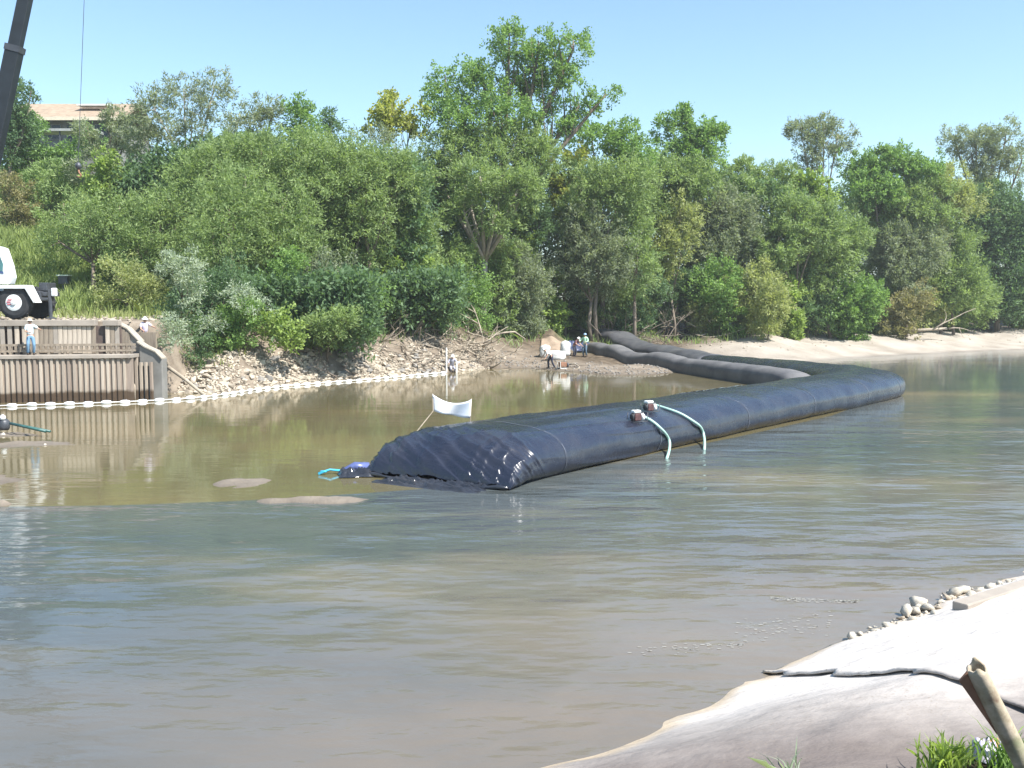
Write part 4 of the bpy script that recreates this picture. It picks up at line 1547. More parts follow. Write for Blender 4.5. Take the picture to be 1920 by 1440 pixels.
T('dark_tree', 'dark shaded tree beneath the left side of the tallest tree', 'tree', 'dark', 82, 835, [(830, 380, 44, 60, 0), (870, 420, 46, 50, 0), (910, 440, 40, 40, 0)], .9, .2)
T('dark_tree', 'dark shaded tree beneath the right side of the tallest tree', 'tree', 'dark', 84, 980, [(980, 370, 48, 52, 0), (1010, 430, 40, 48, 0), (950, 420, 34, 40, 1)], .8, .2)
T('bush', 'bright lime-green sapling glowing in the shade under the tallest tree', 'bush', 'bright', 75, 975, [(975, 400, 30, 36, 0), (990, 440, 24, 24, 0), (950, 365, 22, 20, 0)], .8, .06)
T('bush', 'pale green bush by the bank left of the tallest tree trunk', 'bush', 'willow', 69, 830, [(830, 500, 52, 46, 0), (800, 465, 36, 36, 1), (860, 480, 36, 36, 0)], 1.0, .08)
T('bush', 'rounded pale green bush overhanging the driftwood pile', 'bush', 'willow', 72.5, 935, [(930, 545, 44, 42, 0), (905, 480, 40, 40, 0), (950, 485, 36, 38, 0), (950, 590, 40, 30, 0), (900, 570, 34, 34, 0)], 1.0, .08)
T('bush', 'grey-green bush between the driftwood pile and the sandy gully', 'bush', 'grey', 73.5, 985, [(985, 560, 36, 50, 0), (975, 500, 34, 40, 0)], 1.0, .08)
T('bush', 'dark green grassy bush in the gap beside the driftwood pile', 'bush', 'dark', 70.5, 820, [(815, 575, 34, 38, 0), (830, 612, 26, 18, 0)], .9, .06)
T('bush', 'bright leafy bush above the bare sandy gully', 'bush', 'bright', 76, 1030, [(1030, 530, 28, 40, 0), (1040, 575, 28, 18, 0)], .85, .06)
# --- right of the tallest tree
T('yellow_tree', 'narrow yellow-green tree hanging just right of the tallest tree', 'tree', 'yellow', 84, 1060, [(1080, 295, 32, 22, 0), (1050, 340, 20, 40, 0), (1040, 390, 16, 26, 0)], .7, .12)
T('green_tree', 'green tree right of the tallest one under its outstretched limb', 'tree', 'green', 88, 1130, [(1110, 262, 45, 36, 0), (1165, 268, 40, 42, 0), (1190, 300, 45, 36, 0)], .8, .2)
T('green_tree', 'deep green tree with a spiky top on the skyline right of the middle', 'tree', 'green', 95, 1290, [(1262, 240, 38, 34, 0), (1286, 215, 14, 16, 0), (1318, 258, 44, 36, 0), (1350, 245, 18, 12, 0), (1290, 290, 66, 36, 0)], .85, .25)
T('willow_tree', 'grey willow right of the yellow strip, midway up the wooded bank', 'tree', 'willow', 80, 1120, [(1115, 350, 62, 50, 0), (1175, 345, 54, 48, 0), (1080, 400, 36, 42, 0)], .95)
T('willow_tree', 'grey-green willow with upright shoots above the pale tubes', 'tree', 'grey', 78, 1110, [(1100, 440, 56, 62, 0), (1140, 490, 52, 56, 0), (1080, 500, 40, 50, 0)], 1.05)
T('willow_tree', 'pale willow under the spiky skyline tree', 'tree', 'willow', 88, 1270, [(1240, 335, 60, 42, 0), (1300, 340, 60, 42, 0), (1210, 385, 50, 42, -1)], .95)
T('khaki_bush', 'straw-coloured drooping tree in the middle of the right bank', 'tree', 'khaki', 80, 1265, [(1275, 415, 38, 50, 0), (1250, 465, 42, 42, 0), (1225, 510, 32, 30, 0)], 1.0, .12)
T('willow_tree', 'willow between the straw-coloured tree and the grey shoots', 'tree', 'willow', 80, 1190, [(1185, 430, 42, 52, 0), (1195, 500, 44, 48, -1)], 1.0)
T('willow_tree', 'broad grey willow right of the straw-coloured tree', 'tree', 'grey', 84, 1350, [(1350, 400, 56, 56, 0), (1390, 450, 52, 52, 0), (1330, 480, 44, 52, -1)], 1.0)
T('willow_tree', 'light green willow top on the skyline left of the lone airy tree', 'tree', 'willow', 98, 1430, [(1400, 325, 46, 28, 0), (1450, 340, 46, 40, 0), (1385, 365, 42, 36, -2)], .9)
T('bush', 'olive and brown bush at the bank behind the pale tubes', 'bush', 'khaki', 82, 1130, [(1120, 570, 50, 40, 0), (1170, 580, 48, 36, 0)], .9, .08)
T('bush', 'dark green bush in shade above the log tangle', 'bush', 'dark', 84, 1250, [(1250, 550, 44, 50, 0), (1290, 540, 36, 56, 0), (1220, 595, 36, 22, 0)], .95, .08)
T('bush', 'tangled olive bush over the dead branches right of the tubes', 'bush', 'khaki', 83, 1310, [(1320, 585, 44, 30, 0), (1360, 560, 36, 34, 0)], .9, .08)
T('bush', 'rusty yellow-green bush left of the bright upright shrub', 'bush', 'khaki', 84, 1410, [(1400, 555, 46, 46, 0), (1430, 520, 30, 30, 0), (1410, 600, 40, 24, 0)], .95, .08)
T('upright_shrub', 'narrow bright green upright shrub above the pale sand', 'shrub', 'bright', 85, 1482, [(1482, 555, 22, 36, 0), (1486, 600, 24, 30, 0)], 1.0, .06)
T('willow_tree', 'lone airy tree with a rounded crown standing above the skyline on the right', 'tree', 'grey', 108, 1535, [(1502, 248, 34, 24, 0), (1545, 240, 40, 22, 0), (1570, 262, 32, 26, 0), (1530, 278, 40, 28, 0), (1545, 310, 46, 14, 0)], .62, .2, M_PALEBARK, loose=.2)
T('yellow_tree', 'yellow-green tree below the lone airy tree', 'tree', 'bright', 98, 1515, [(1510, 345, 36, 24, 0), (1535, 375, 32, 28, 0)], .8, .12)
T('willow_tree', 'soft green willow in the middle of the right bank, left of the tall right mass', 'tree', 'willow', 88, 1490, [(1490, 410, 52, 50, 0), (1460, 465, 50, 48, -1), (1540, 430, 46, 50, 0)], 1.0)
T('willow_tree', 'low spreading willow behind the upright shrub', 'tree', 'willow', 89, 1560, [(1550, 490, 58, 50, 0), (1510, 520, 40, 42, -1), (1590, 450, 44, 44, 0)], 1.0)
T('bush', 'rounded green bush casting a dark shade on the sand', 'bush', 'green', 89, 1590, [(1575, 570, 54, 40, 0), (1620, 560, 40, 38, 0), (1590, 600, 46, 22, 0)], 1.0, .08)
T('willow_tree', 'dull green skyline tree between the lone airy tree and the far right crown', 'tree', 'green', 102, 1660, [(1620, 320, 50, 30, 0), (1675, 312, 56, 34, 0), (1665, 285, 12, 12, 0), (1725, 318, 44, 30, 0), (1640, 355, 56, 30, -2)], .9, .25)
T('willow_tree', 'upper willow of the tall right mass', 'tree', 'willow', 96, 1690, [(1640, 400, 52, 46, 0), (1700, 390, 56, 46, 0), (1750, 380, 46, 46, 0)], 1.0)
T('willow_tree', 'tall olive willow leaning right in the right mass', 'tree', 'khaki', 95, 1765, [(1770, 345, 44, 36, 0), (1800, 380, 40, 44, 0), (1740, 420, 44, 40, -1)], .85)
T('willow_tree', 'grey willow above the white log on the sand', 'tree', 'grey', 93, 1700, [(1670, 470, 56, 52, 0), (1725, 470, 50, 50, 0), (1690, 520, 50, 44, -1)], 1.05)
T('willow_tree', 'dense rounded willow right of the white log', 'tree', 'willow', 95, 1790, [(1780, 470, 50, 56, 0), (1800, 530, 50, 50, -1), (1750, 540, 40, 44, -1)], 1.05)
T('bush', 'bare-twigged brown bush above the white log', 'bush', 'rust', 93, 1690, [(1685, 580, 40, 30, 0), (1720, 560, 34, 30, 0)], .7, .06, loose=.15)
T('willow_tree', 'tall open-crowned tree at the far right of the skyline', 'tree', 'grey', 118, 1850, [(1790, 265, 30, 24, 0), (1830, 270, 40, 34, 0), (1885, 262, 46, 34, 0), (1860, 310, 46, 34, 0), (1915, 305, 36, 40, 0), (1830, 330, 28, 24, 0)], .62, .3, loose=.2)
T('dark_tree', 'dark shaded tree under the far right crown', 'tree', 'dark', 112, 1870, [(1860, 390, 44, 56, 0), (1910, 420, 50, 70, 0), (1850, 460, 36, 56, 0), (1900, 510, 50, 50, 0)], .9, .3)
T('bush', 'yellow-green patch of leaves high in the far right mass', 'bush', 'bright', 108, 1835, [(1832, 418, 24, 14, 0), (1850, 350, 24, 14, 1)], .8, .1)
T('bush', 'bright green bush at the right edge above the far sand', 'bush', 'bright', 112, 1890, [(1885, 565, 32, 28, 0), (1915, 590, 26, 18, 0)], .9, .08)
T('green_tree', 'large tree running out of frame at the right edge', 'tree', 'willow', 122, 1990, [(1985, 350, 66, 76, 0), (2040, 420, 80, 90, 0), (1980, 480, 60, 70, 0), (2100, 500, 80, 80, 0)], .7, .3)
T('green_tree', 'bushy tree at the far left beyond the crane', 'tree', 'willow', 90, -110, [(-110, 330, 90, 80, 0), (-180, 400, 90, 80, 0), (-60, 290, 50, 50, 0)], .6, .3)


# --- low growth along the foot of the bank
T('bush', 'low dark bush in the shade right of the small silvery bush', 'bush', 'green', 55.5, 385, [(385, 628, 44, 30, 0), (420, 600, 40, 34, 0)], 1.1, .05)
T('bush', 'low green skirt of leaves left of the light green overhanging bush', 'bush', 'green', 57, 440, [(440, 636, 36, 22, 0), (470, 585, 40, 32, 0)], 1.1, .05)
T('bush', 'shaded bush behind the light green overhanging bush', 'bush', 'willow', 59, 530, [(530, 590, 52, 44, 0), (580, 620, 44, 34, 0)], 1.1, .06)
T('bush', 'leafy skirt over the shadiest stretch of rubble bank', 'bush', 'green', 60, 650, [(660, 575, 46, 36, 0), (625, 625, 44, 24, 0), (690, 560, 40, 38, 0)], 1.1, .06)
T('bush', 'hollow sage bush left of the weeping yellow-green bush', 'bush', 'willow', 64, 710, [(715, 560, 44, 44, 0), (740, 590, 36, 30, 0)], 1.0, .06)
T('bush', 'low sage bush right of the weeping yellow-green bush', 'bush', 'willow', 68, 800, [(795, 570, 40, 44, 0), (815, 540, 40, 44, 0)], 1.0, .06)
T('bush', 'leafy bush right behind the top of the driftwood pile', 'bush', 'green', 75, 885, [(880, 545, 44, 50, 0), (860, 590, 34, 26, 0), (895, 605, 30, 20, 0)], 1.0, .06)
T('bush', 'low willow skirt right of the driftwood pile', 'bush', 'grey', 75.5, 960, [(955, 600, 36, 28, 0), (990, 608, 30, 22, 0), (1000, 540, 34, 50, 0)], 1.0, .06)
T('bush', 'green bush right of the bare sandy gully', 'bush', 'green', 81, 1085, [(1085, 555, 36, 50, 0), (1070, 500, 36, 44, 0)], 1.0, .08)
T('bush', 'sage bush hanging behind the workers and the blue tarpaulin', 'bush', 'willow', 84, 1100, [(1105, 590, 40, 30, 0), (1150, 540, 40, 44, 0)], 1.0, .06)
T('bush', 'dark underbrush above the far end of the dusty dark tube', 'bush', 'dark', 90, 1180, [(1180, 600, 54, 28, 0), (1210, 550, 44, 44, 0)], 1.0, .06)
T('bush', 'leafy mid green bush left of the rusty yellow-green bush', 'bush', 'green', 92, 1350, [(1345, 540, 50, 50, 0), (1370, 600, 46, 28, 0)], 1.0, .06)
T('bush', 'low olive bush at the left foot of the upright shrub', 'bush', 'khaki', 88, 1440, [(1440, 612, 28, 22, 0), (1450, 570, 34, 40, 0)], 1.0, .06)
T('bush', 'dark green bush at the right foot of the upright shrub', 'bush', 'dark', 92, 1530, [(1528, 590, 40, 34, 0), (1520, 545, 40, 44, 0)], 1.0, .06)
T('bush', 'soft green bush right of the rounded shade-casting bush', 'bush', 'willow', 97, 1650, [(1645, 590, 44, 32, 0), (1655, 540, 46, 46, 0)], 1.0, .06)
T('bush', 'olive bush right above the bleached forked log', 'bush', 'khaki', 106, 1735, [(1740, 585, 44, 28, 0), (1720, 540, 44, 44, 0), (1690, 600, 40, 20, 0)], 1.0, .06)
T('bush', 'wide grey-green bush right of the bleached forked log', 'bush', 'willow', 104, 1800, [(1800, 578, 46, 30, 0), (1830, 560, 42, 36, 0), (1780, 600, 40, 16, 0)], 1.0, .06)
T('bush', 'dark bush filling the far right foot of the trees', 'bush', 'dark', 118, 1870, [(1865, 560, 44, 44, 0), (1840, 590, 40, 22, 0), (1920, 560, 40, 40, 0)], 1.0, .06)
T('bush', 'leafy bush right of the equipment box above the wall', 'bush', 'willow', 64, 205, [(205, 470, 44, 34, 0), (225, 490, 40, 34, 0)], 1.0, .06)


# fill behind the front rows so no bare hillside shows between crowns
def wood_mass(name, boxes, kind, seed):
    rng = np.random.default_rng(seed)
    Vs, Qs, Ts, nb = [], [], [], 0
    for (px0, px1, pytop, pybot, D, cnt) in boxes:
        K = cnt
        px = rng.uniform(px0, px1, K)
        top = np.interp(px, np.linspace(px0, px1, len(pytop)), pytop)
        u = rng.random(K) ** 1.15
        py = top + (pybot - top) * u
        Dk = D + rng.uniform(-2.5, 2.5, K)
        c = np.array([at(a, b, d) for a, b, d in zip(px, py, Dk)])
        d = rng.normal(0, .5, (K, 3)) + np.array([0, -.4, .6])
        d /= np.linalg.norm(d, axis=1)[:, None]
        V, Q, T_ = leaves(c, d, 22, rng.uniform(.7, 1.5, K), (.38, .17), .32, rng, .15)
        Vs.append(V)
        Qs.append(Q + nb)
        Ts.append(T_)
        nb += len(V)
    me = np_mesh(name, np.concatenate(Vs), np.concatenate(Qs))
    set_attr(me, 'tint', np.concatenate(Ts))
    o = link(name, me, LEAF[kind])
    tag(o, 'deep mass of shaded leaves behind the front rows of trees', 'thicket', kind='stuff')
    return o


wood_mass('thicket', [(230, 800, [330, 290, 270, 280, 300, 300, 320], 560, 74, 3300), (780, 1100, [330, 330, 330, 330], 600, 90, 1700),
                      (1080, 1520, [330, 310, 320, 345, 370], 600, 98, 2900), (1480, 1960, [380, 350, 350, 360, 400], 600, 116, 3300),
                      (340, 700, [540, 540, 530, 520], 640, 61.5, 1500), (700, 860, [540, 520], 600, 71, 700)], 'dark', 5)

# ------------------------------------------------------------------ grass and weeds on the left slope
def blades(name, pts, h, w, mat, label, cat, rng, lean=.35):
    n = len(pts)
    a = rng.uniform(0, 2 * math.pi, n)
    hh = h * rng.uniform(.5, 1.4, n)
    sd = np.stack([np.cos(a), np.sin(a), np.zeros(n)], 1) * (w * rng.uniform(.6, 1.4, n))[:, None]
    ln = np.stack([rng.normal(0, lean, n), rng.normal(0, lean, n), np.ones(n)], 1)
    tipv = pts + ln * hh[:, None]
    mid = pts + ln * np.array([.35, .35, .6]) * hh[:, None]
    V = np.stack([pts - sd, pts + sd, mid + sd * .7, tipv, mid - sd * .7], 1)
    Q = np.arange(n * 5).reshape(-1, 5)
    me = np_mesh(name, V.reshape(-1, 3), Q)
    set_attr(me, 'tint', np.repeat(np.clip(rng.normal(.5, .22, n), 0, 1), 5))
    o = link(name, me, mat)
    tag(o, label, cat, kind='stuff')
    return o


def scatter(x0, x1, y0, y1, n, rng, dens=None):
    x = rng.uniform(x0, x1, n)
    y = rng.uniform(y0, y1, n)
    if dens is not None:
        k = dens(x, y) > rng.random(n)
        x, y = x[k], y[k]
    return np.stack([x, y, ground(x, y)], 1)


rg = np.random.default_rng(3)
pts = scatter(-40, -15, 58.5, 84, 42000, rg, lambda x, y: np.clip((y - 58 + n2(x, y, .4, 8) * 3) / 5, 0, 1) * (1 - ((np.abs(x - eb.location.x) < .9) & (y < eb.location.y + .5) & (y > eb.location.y - 6))))
blades('tall_grass', pts, .75, .035, LEAF['grass'], 'tall green grass covering the slope above the wall', 'grass', rg)
pts = scatter(-32, -15, 53.5, 63, 9000, rg, lambda x, y: (.25 + .5 * n2(x, y, .7, 8)) * (1 - ((np.abs(x - eb.location.x) < .8) & (y > eb.location.y - 5))))
blades('dry_grass', pts, .38, .03, LEAF['khaki'], 'dry yellow grass on the stony ground behind the wall', 'grass', rg)
# brush along the foot of the trees
pts = scatter(-15, 45, 58, 112, 60000, rg, lambda x, y: (np.abs(y - shore(x) - np.interp(x, [-15, 0, 2, 4, 13, 16, 45], [7, 8.5, 12, 18, 20, 15, 15])) < 2.6) * (.55 + .5 * n2(x, y, .35, 4)))
blades('undergrowth', pts, .6, .035, LEAF['willow'], 'low undergrowth along the foot of the trees', 'undergrowth', rg, .6)


# ------------------------------------------------------------------ rubble bank
def rock_mesh(seed, n=11, mat=None, flat=.65):
    r = random.Random(seed)
    bm = bmesh.new()
    for _ in range(n):
        v = Vector((r.gauss(0, 1), r.gauss(0, 1), r.gauss(0, 1))).normalized()
        bm.verts.new((v.x * .5, v.y * .42, v.z * .5 * flat))
    bmesh.ops.convex_hull(bm, input=bm.verts)
    me = bpy.data.meshes.new('stone')
    bm.to_mesh(me)
    bm.free()
    me.materials.append(mat)
    return me


M_RUBW = simple('bleached_rubble', (0.41, 0.355, 0.28), 0.9, 0.3, 1.3, bmp=0.5, dist=0.02)
rocks = [rock_mesh(k, 12 + k % 4, [M_RUBW, M_STONE, M_RUBW, M_STONEG][k % 4]) for k in range(12)]
rip = empty('rubble_bank', (0, 0, 0))
tag(rip, kind='structure')
rr = random.Random(5)
cnt = 0
while cnt < 290:
    x = rr.uniform(-17.4, -1.5)
    d = abs(rr.gauss(0, 2.4)) + .1
    y = shore(x) - .2 + d * (1.0)
    s = rr.uniform(.28, .62) * (1.2 if rr.random() < .12 else 1)
    if d > 6.5 or rr.random() < (x + 5) / 3.5:
        continue
    o = bpy.data.objects.new('stone', rocks[rr.randrange(12)])
    COL.objects.link(o)
    o.parent = rip
    o.location = (x, y, gz(x, y) + s * .12)
    o.scale = (s * rr.uniform(.8, 1.3), s * rr.uniform(.8, 1.2), s * rr.uniform(.7, 1.2))
    o.rotation_euler = (rr.uniform(-.4, .4), rr.uniform(-.4, .4), rr.uniform(0, 6.3))
    cnt += 1


def stone_stuff(name, pts, s0, s1, mat, label, seed, parent=None):
    rng = np.random.default_rng(seed)
    base = []
    for k in range(6):
        me = rock_mesh(100 + k + seed, 8, mat)
        v = np.array([q.co[:] for q in me.vertices])
        f = np.array([list(q.vertices) for q in me.polygons])
        base.append((v, f))
        bpy.data.meshes.remove(me)
    Vs, Fs, nb = [], [], 0
    for pnt in pts:
        v, f = base[rng.integers(6)]
        s = rng.uniform(s0, s1)
        a = rng.uniform(0, 6.3)
        c, sn = math.cos(a), math.sin(a)
        q = v * s
        Vs.append(np.stack([q[:, 0] * c - q[:, 1] * sn, q[:, 0] * sn + q[:, 1] * c, q[:, 2]], 1) + pnt)
        Fs.append(f + nb)
        nb += len(v)
    me = np_mesh(name, np.concatenate(Vs), np.concatenate(Fs))
    o = link(name, me, mat, parent)
    tag(o, None if parent else label, None if parent else 'stones', kind='stuff')
    return o


x = rg.uniform(-17.6, -.5, 9000)
d = np.abs(rg.normal(0, 2.7, 9000))
y = shore(x) - .35 + d
kp = (n2(x, y, .55, 77, 3) + np.clip((-2.2 - x) * .35, -1.2, .25) + .35 - d * .05) > rg.random(9000) * .55 - .12
x, y = x[kp], y[kp]
pp = np.stack([x, y, ground(x, y)], 1)
stone_stuff('small_stone', pp[::2], .10, .36, M_RUBW, '', 1, rip)
stone_stuff('small_stone', pp[1::2], .06, .26, M_STONE, '', 2, rip)
x = rg.uniform(-1, 12, 500)
y = shore(x) - .1 + np.abs(rg.normal(0, 3.2, 500))
stone_stuff('mud_clod', np.stack([x, y, ground(x, y)], 1), .06, .3, M_STONEG, 'small stones and clods scattered over the mud flat by the tubes', 3)
x = rg.uniform(-31, -19, 700)
y = rg.uniform(51, 61, 700)
stone_stuff('rubble', np.stack([x, y, ground(x, y)], 1), .08, .42, M_STONE, 'loose rubble on the bare ground behind the wall', 4)
# clay bank behind the wall, exposed beside the crane
x = rg.uniform(15, 60, 300)
y = shore(x) + np.abs(rg.normal(11, 3, 300))
stone_stuff('bank_debris', np.stack([x, y, ground(x, y)], 1), .08, .35, M_DRIFT, 'scattered bleached debris along the top of the far sand bar', 6)


# ------------------------------------------------------------------ driftwood, logs, roots
def branch(b, p0, dirv, L, r, rnd, kids=2, depth=0):
    pts = [Vector(p0)]
    d = Vector(dirv).normalized()
    n = 4
    for k in range(n):
        d = (d + Vector((rnd.uniform(-.25, .25), rnd.uniform(-.25, .25), rnd.uniform(-.18, .18)))).normalized()
        pts.append(pts[-1] + d * L / n)
    b.tube(pts, [r * (1 - .75 * k / n) for k in range(n + 1)], 6)
    if kids and depth < 2:
        for _ in range(kids):
            k = rnd.randrange(1, n)
            dd = (d + Vector((rnd.uniform(-1, 1), rnd.uniform(-1, 1), rnd.uniform(-.4, .8)))).normalized()
            branch(b, pts[k], dd, L * rnd.uniform(.3, .55), r * .5, rnd, kids - 1, depth + 1)


def pile_of(name, label, cat, px0, px1, D0, D1, hgt, n, seed, mat, part='branch', L=(1, 2.6), r=(.03, .08)):
    rnd = random.Random(seed)
    root = empty(name, (0, 0, 0))
    tag(root, label, cat)
    for k in range(n):
        px = rnd.uniform(px0, px1)
        D = rnd.uniform(D0, D1)
        q = at(px, 600, D)
        z = gz(q.x, D) + rnd.random() ** 1.5 * hgt * (1 - abs((px - (px0 + px1) / 2) / (px1 - px0)) * 1.4)
        dv = (rnd.uniform(-1, 1), rnd.uniform(-.7, .7), rnd.uniform(-.35, .5))
        b = MB()
        branch(b, (q.x, D, z + .05), dv, rnd.uniform(*L), rnd.uniform(*r), rnd, 2)
        b.build(part, mat, root, True)
    return root


pile_of('driftwood_pile', 'tall tangled pile of bleached driftwood left of the sandy gully', 'driftwood', 862, 925, 71.0, 74.5, 2.1, 46, 3, M_DRIFT, L=(1.0, 2.8), r=(.04, .09))
pile_of('driftwood_pile', 'low scatter of pale sticks at the water edge left of the driftwood pile', 'driftwood', 770, 900, 67.5, 71, .7, 26, 4, M_DRIFT, L=(.9, 2.4), r=(.03, .06))
pile_of('root_tangle', 'dark tangle of dead roots and twigs under the trees behind the pale tubes', 'roots', 1110, 1260, 84, 88, 1.6, 34, 5, M_DEADTWIG, L=(1.5, 3.2), r=(.03, .07))
pile_of('root_tangle', 'tangle of bleached dead branches behind the bend of the tubes', 'roots', 1240, 1400, 90, 95, 1.8, 34, 6, M_DRIFT, L=(1.5, 3.6), r=(.04, .09))
pile_of('root_tangle', 'brown brush tangle under the trees right of the upright shrub', 'roots', 1640, 1740, 108, 113, 2.0, 26, 8, M_DEADTWIG, L=(1.5, 3.5), r=(.04, .09))
pile_of('root_tangle', 'brown roots and sticks on the shaded upper rubble bank', 'roots', 640, 800, 64.5, 67.5, 1.0, 30, 9, M_DEADTWIG, L=(1.2, 3.0), r=(.03, .06))

pile_of('root_tangle', 'brown brush and sticks across the rubble left of the driftwood pile', 'roots', 720, 860, 66.5, 71.5, .8, 40, 19, M_DRIFT, L=(1.0, 2.6), r=(.025, .055))
pile_of('root_tangle', 'dark exposed roots under the overhanging bushes of the left bank', 'roots', 340, 640, 57.0, 61.0, .7, 40, 21, M_DEADTWIG, L=(1.0, 2.4), r=(.03, .06))


def log(name, label, pts, r0, r1, mat, cat='log', extra=()):
    b = MB()
    P_ = [Vector(q) for q in pts]
    b.tube(P_, [r0 + (r1 - r0) * k / (len(P_) - 1) for k in range(len(P_))], 8)
    rnd = random.Random(len(label))
    for (q, dv, L, r) in extra:
        branch(b, q, dv, L, r, rnd, 1)
    o = b.build(name, mat, None, True)
    tag(o, label, cat)
    return o


lg = at(315, 688, 49.4)
lg2 = at(383, 741, 48.9)
lg2.z = .1
log('leaning_pole', 'long pale pole slanting from the wing wall down to the floats', [lg, lg.lerp(lg2, .5) + Vector((0, 0, .05)), lg2], .10, .08, M_DRIFT, 'pole')
a, b_ = at(1705, 620, 101.5), at(1775, 616, 102.5)
log('bleached_log', 'white forked log lying on the far sand under the right trees', [a, a.lerp(b_, .5), b_], .17, .12, M_DRIFT, extra=[((a.x + 2.4, 101.5, a.z + .1), (1, .1, .62), 5.2, .09), ((a.x + .5, 101.2, a.z), (-.4, 0, .6), 1.6, .09), ((b_.x, 102, b_.z), (.8, -.2, .25), 2.0, .1)])
a, b_ = at(922, 632, 75), at(985, 636, 76)
log('arched_branch', 'arched pale branch reaching right from the top of the driftwood pile', [a, at(942, 624, 75), at(965, 622, 75.5), b_], .08, .05, M_DRIFT)
a, b_ = at(790, 646, 69.5), at(832, 644, 69.5)
log('straight_stick', 'straight pale stick lying level above the water edge rubble', [a, b_], .07, .05, M_DRIFT, 'stick')
a, b_ = at(796, 622, 70), at(832, 648, 69)
log('slanting_stick', 'grey stick slanting down to the level pale stick on the bank', [a, b_], .06, .05, M_DRIFT, 'stick')

# sand gully (bare earth patch above the workers)
M_EARTH = simple('bare_earth', (0.29, 0.22, 0.16), .9, .2, 1.5, bmp=.6, dist=.05)
ce = at(1040, 618, 77)
X, Y = np.meshgrid(np.linspace(-1, 1, 24), np.linspace(0, 1, 16), indexing='ij')
xx = ce.x + X * (1.35 - Y * .35)
yy = 76.2 + Y * 4.0
zz_ = ground(xx, yy) + .10 + (1.0 - X ** 2) * .12 * Y - np.where(np.abs(X) > .93, .35, 0)
eb_ = link('bare_earth_gully', grid_mesh('bare_earth_gully', np.stack([xx, yy, zz_ + .12 * n2(xx, yy, 1.3, 3)], -1)), M_EARTH, None, True)
tag(eb_, kind='structure')


# ------------------------------------------------------------------ people
def skinned(name, J, E, rad, mat, parent, sub=1, root='pelvis'):
    me = bpy.data.meshes.new(name)
    names = list(J)
    me.from_pydata([tuple(J[k]) for k in names], [(names.index(a), names.index(b)) for a, b in E], [])
    o = bpy.data.objects.new(name, me)
    COL.objects.link(o)
    sk = o.modifiers.new('skin', 'SKIN')
    sk.use_smooth_shade = True
    if sub:
        s = o.modifiers.new('sub', 'SUBSURF')
        s.levels = sub
        s.render_levels = sub
    for i, k in enumerate(names):
        r = rad[k]
        if not hasattr(r, '__len__'):
            r = (r, r)
        me.skin_vertices[0].data[i].radius = r
        me.skin_vertices[0].data[i].use_root = (k == root)
    dg = bpy.context.evaluated_depsgraph_get()
    m2 = bpy.data.meshes.new_from_object(o.evaluated_get(dg))
    o.modifiers.clear()
    o.data = m2
    m2.name = name
    m2.materials.clear()
    m2.materials.append(mat)
    m2.polygons.foreach_set('use_smooth', [True] * len(m2.polygons))
    o.parent = parent
    return o


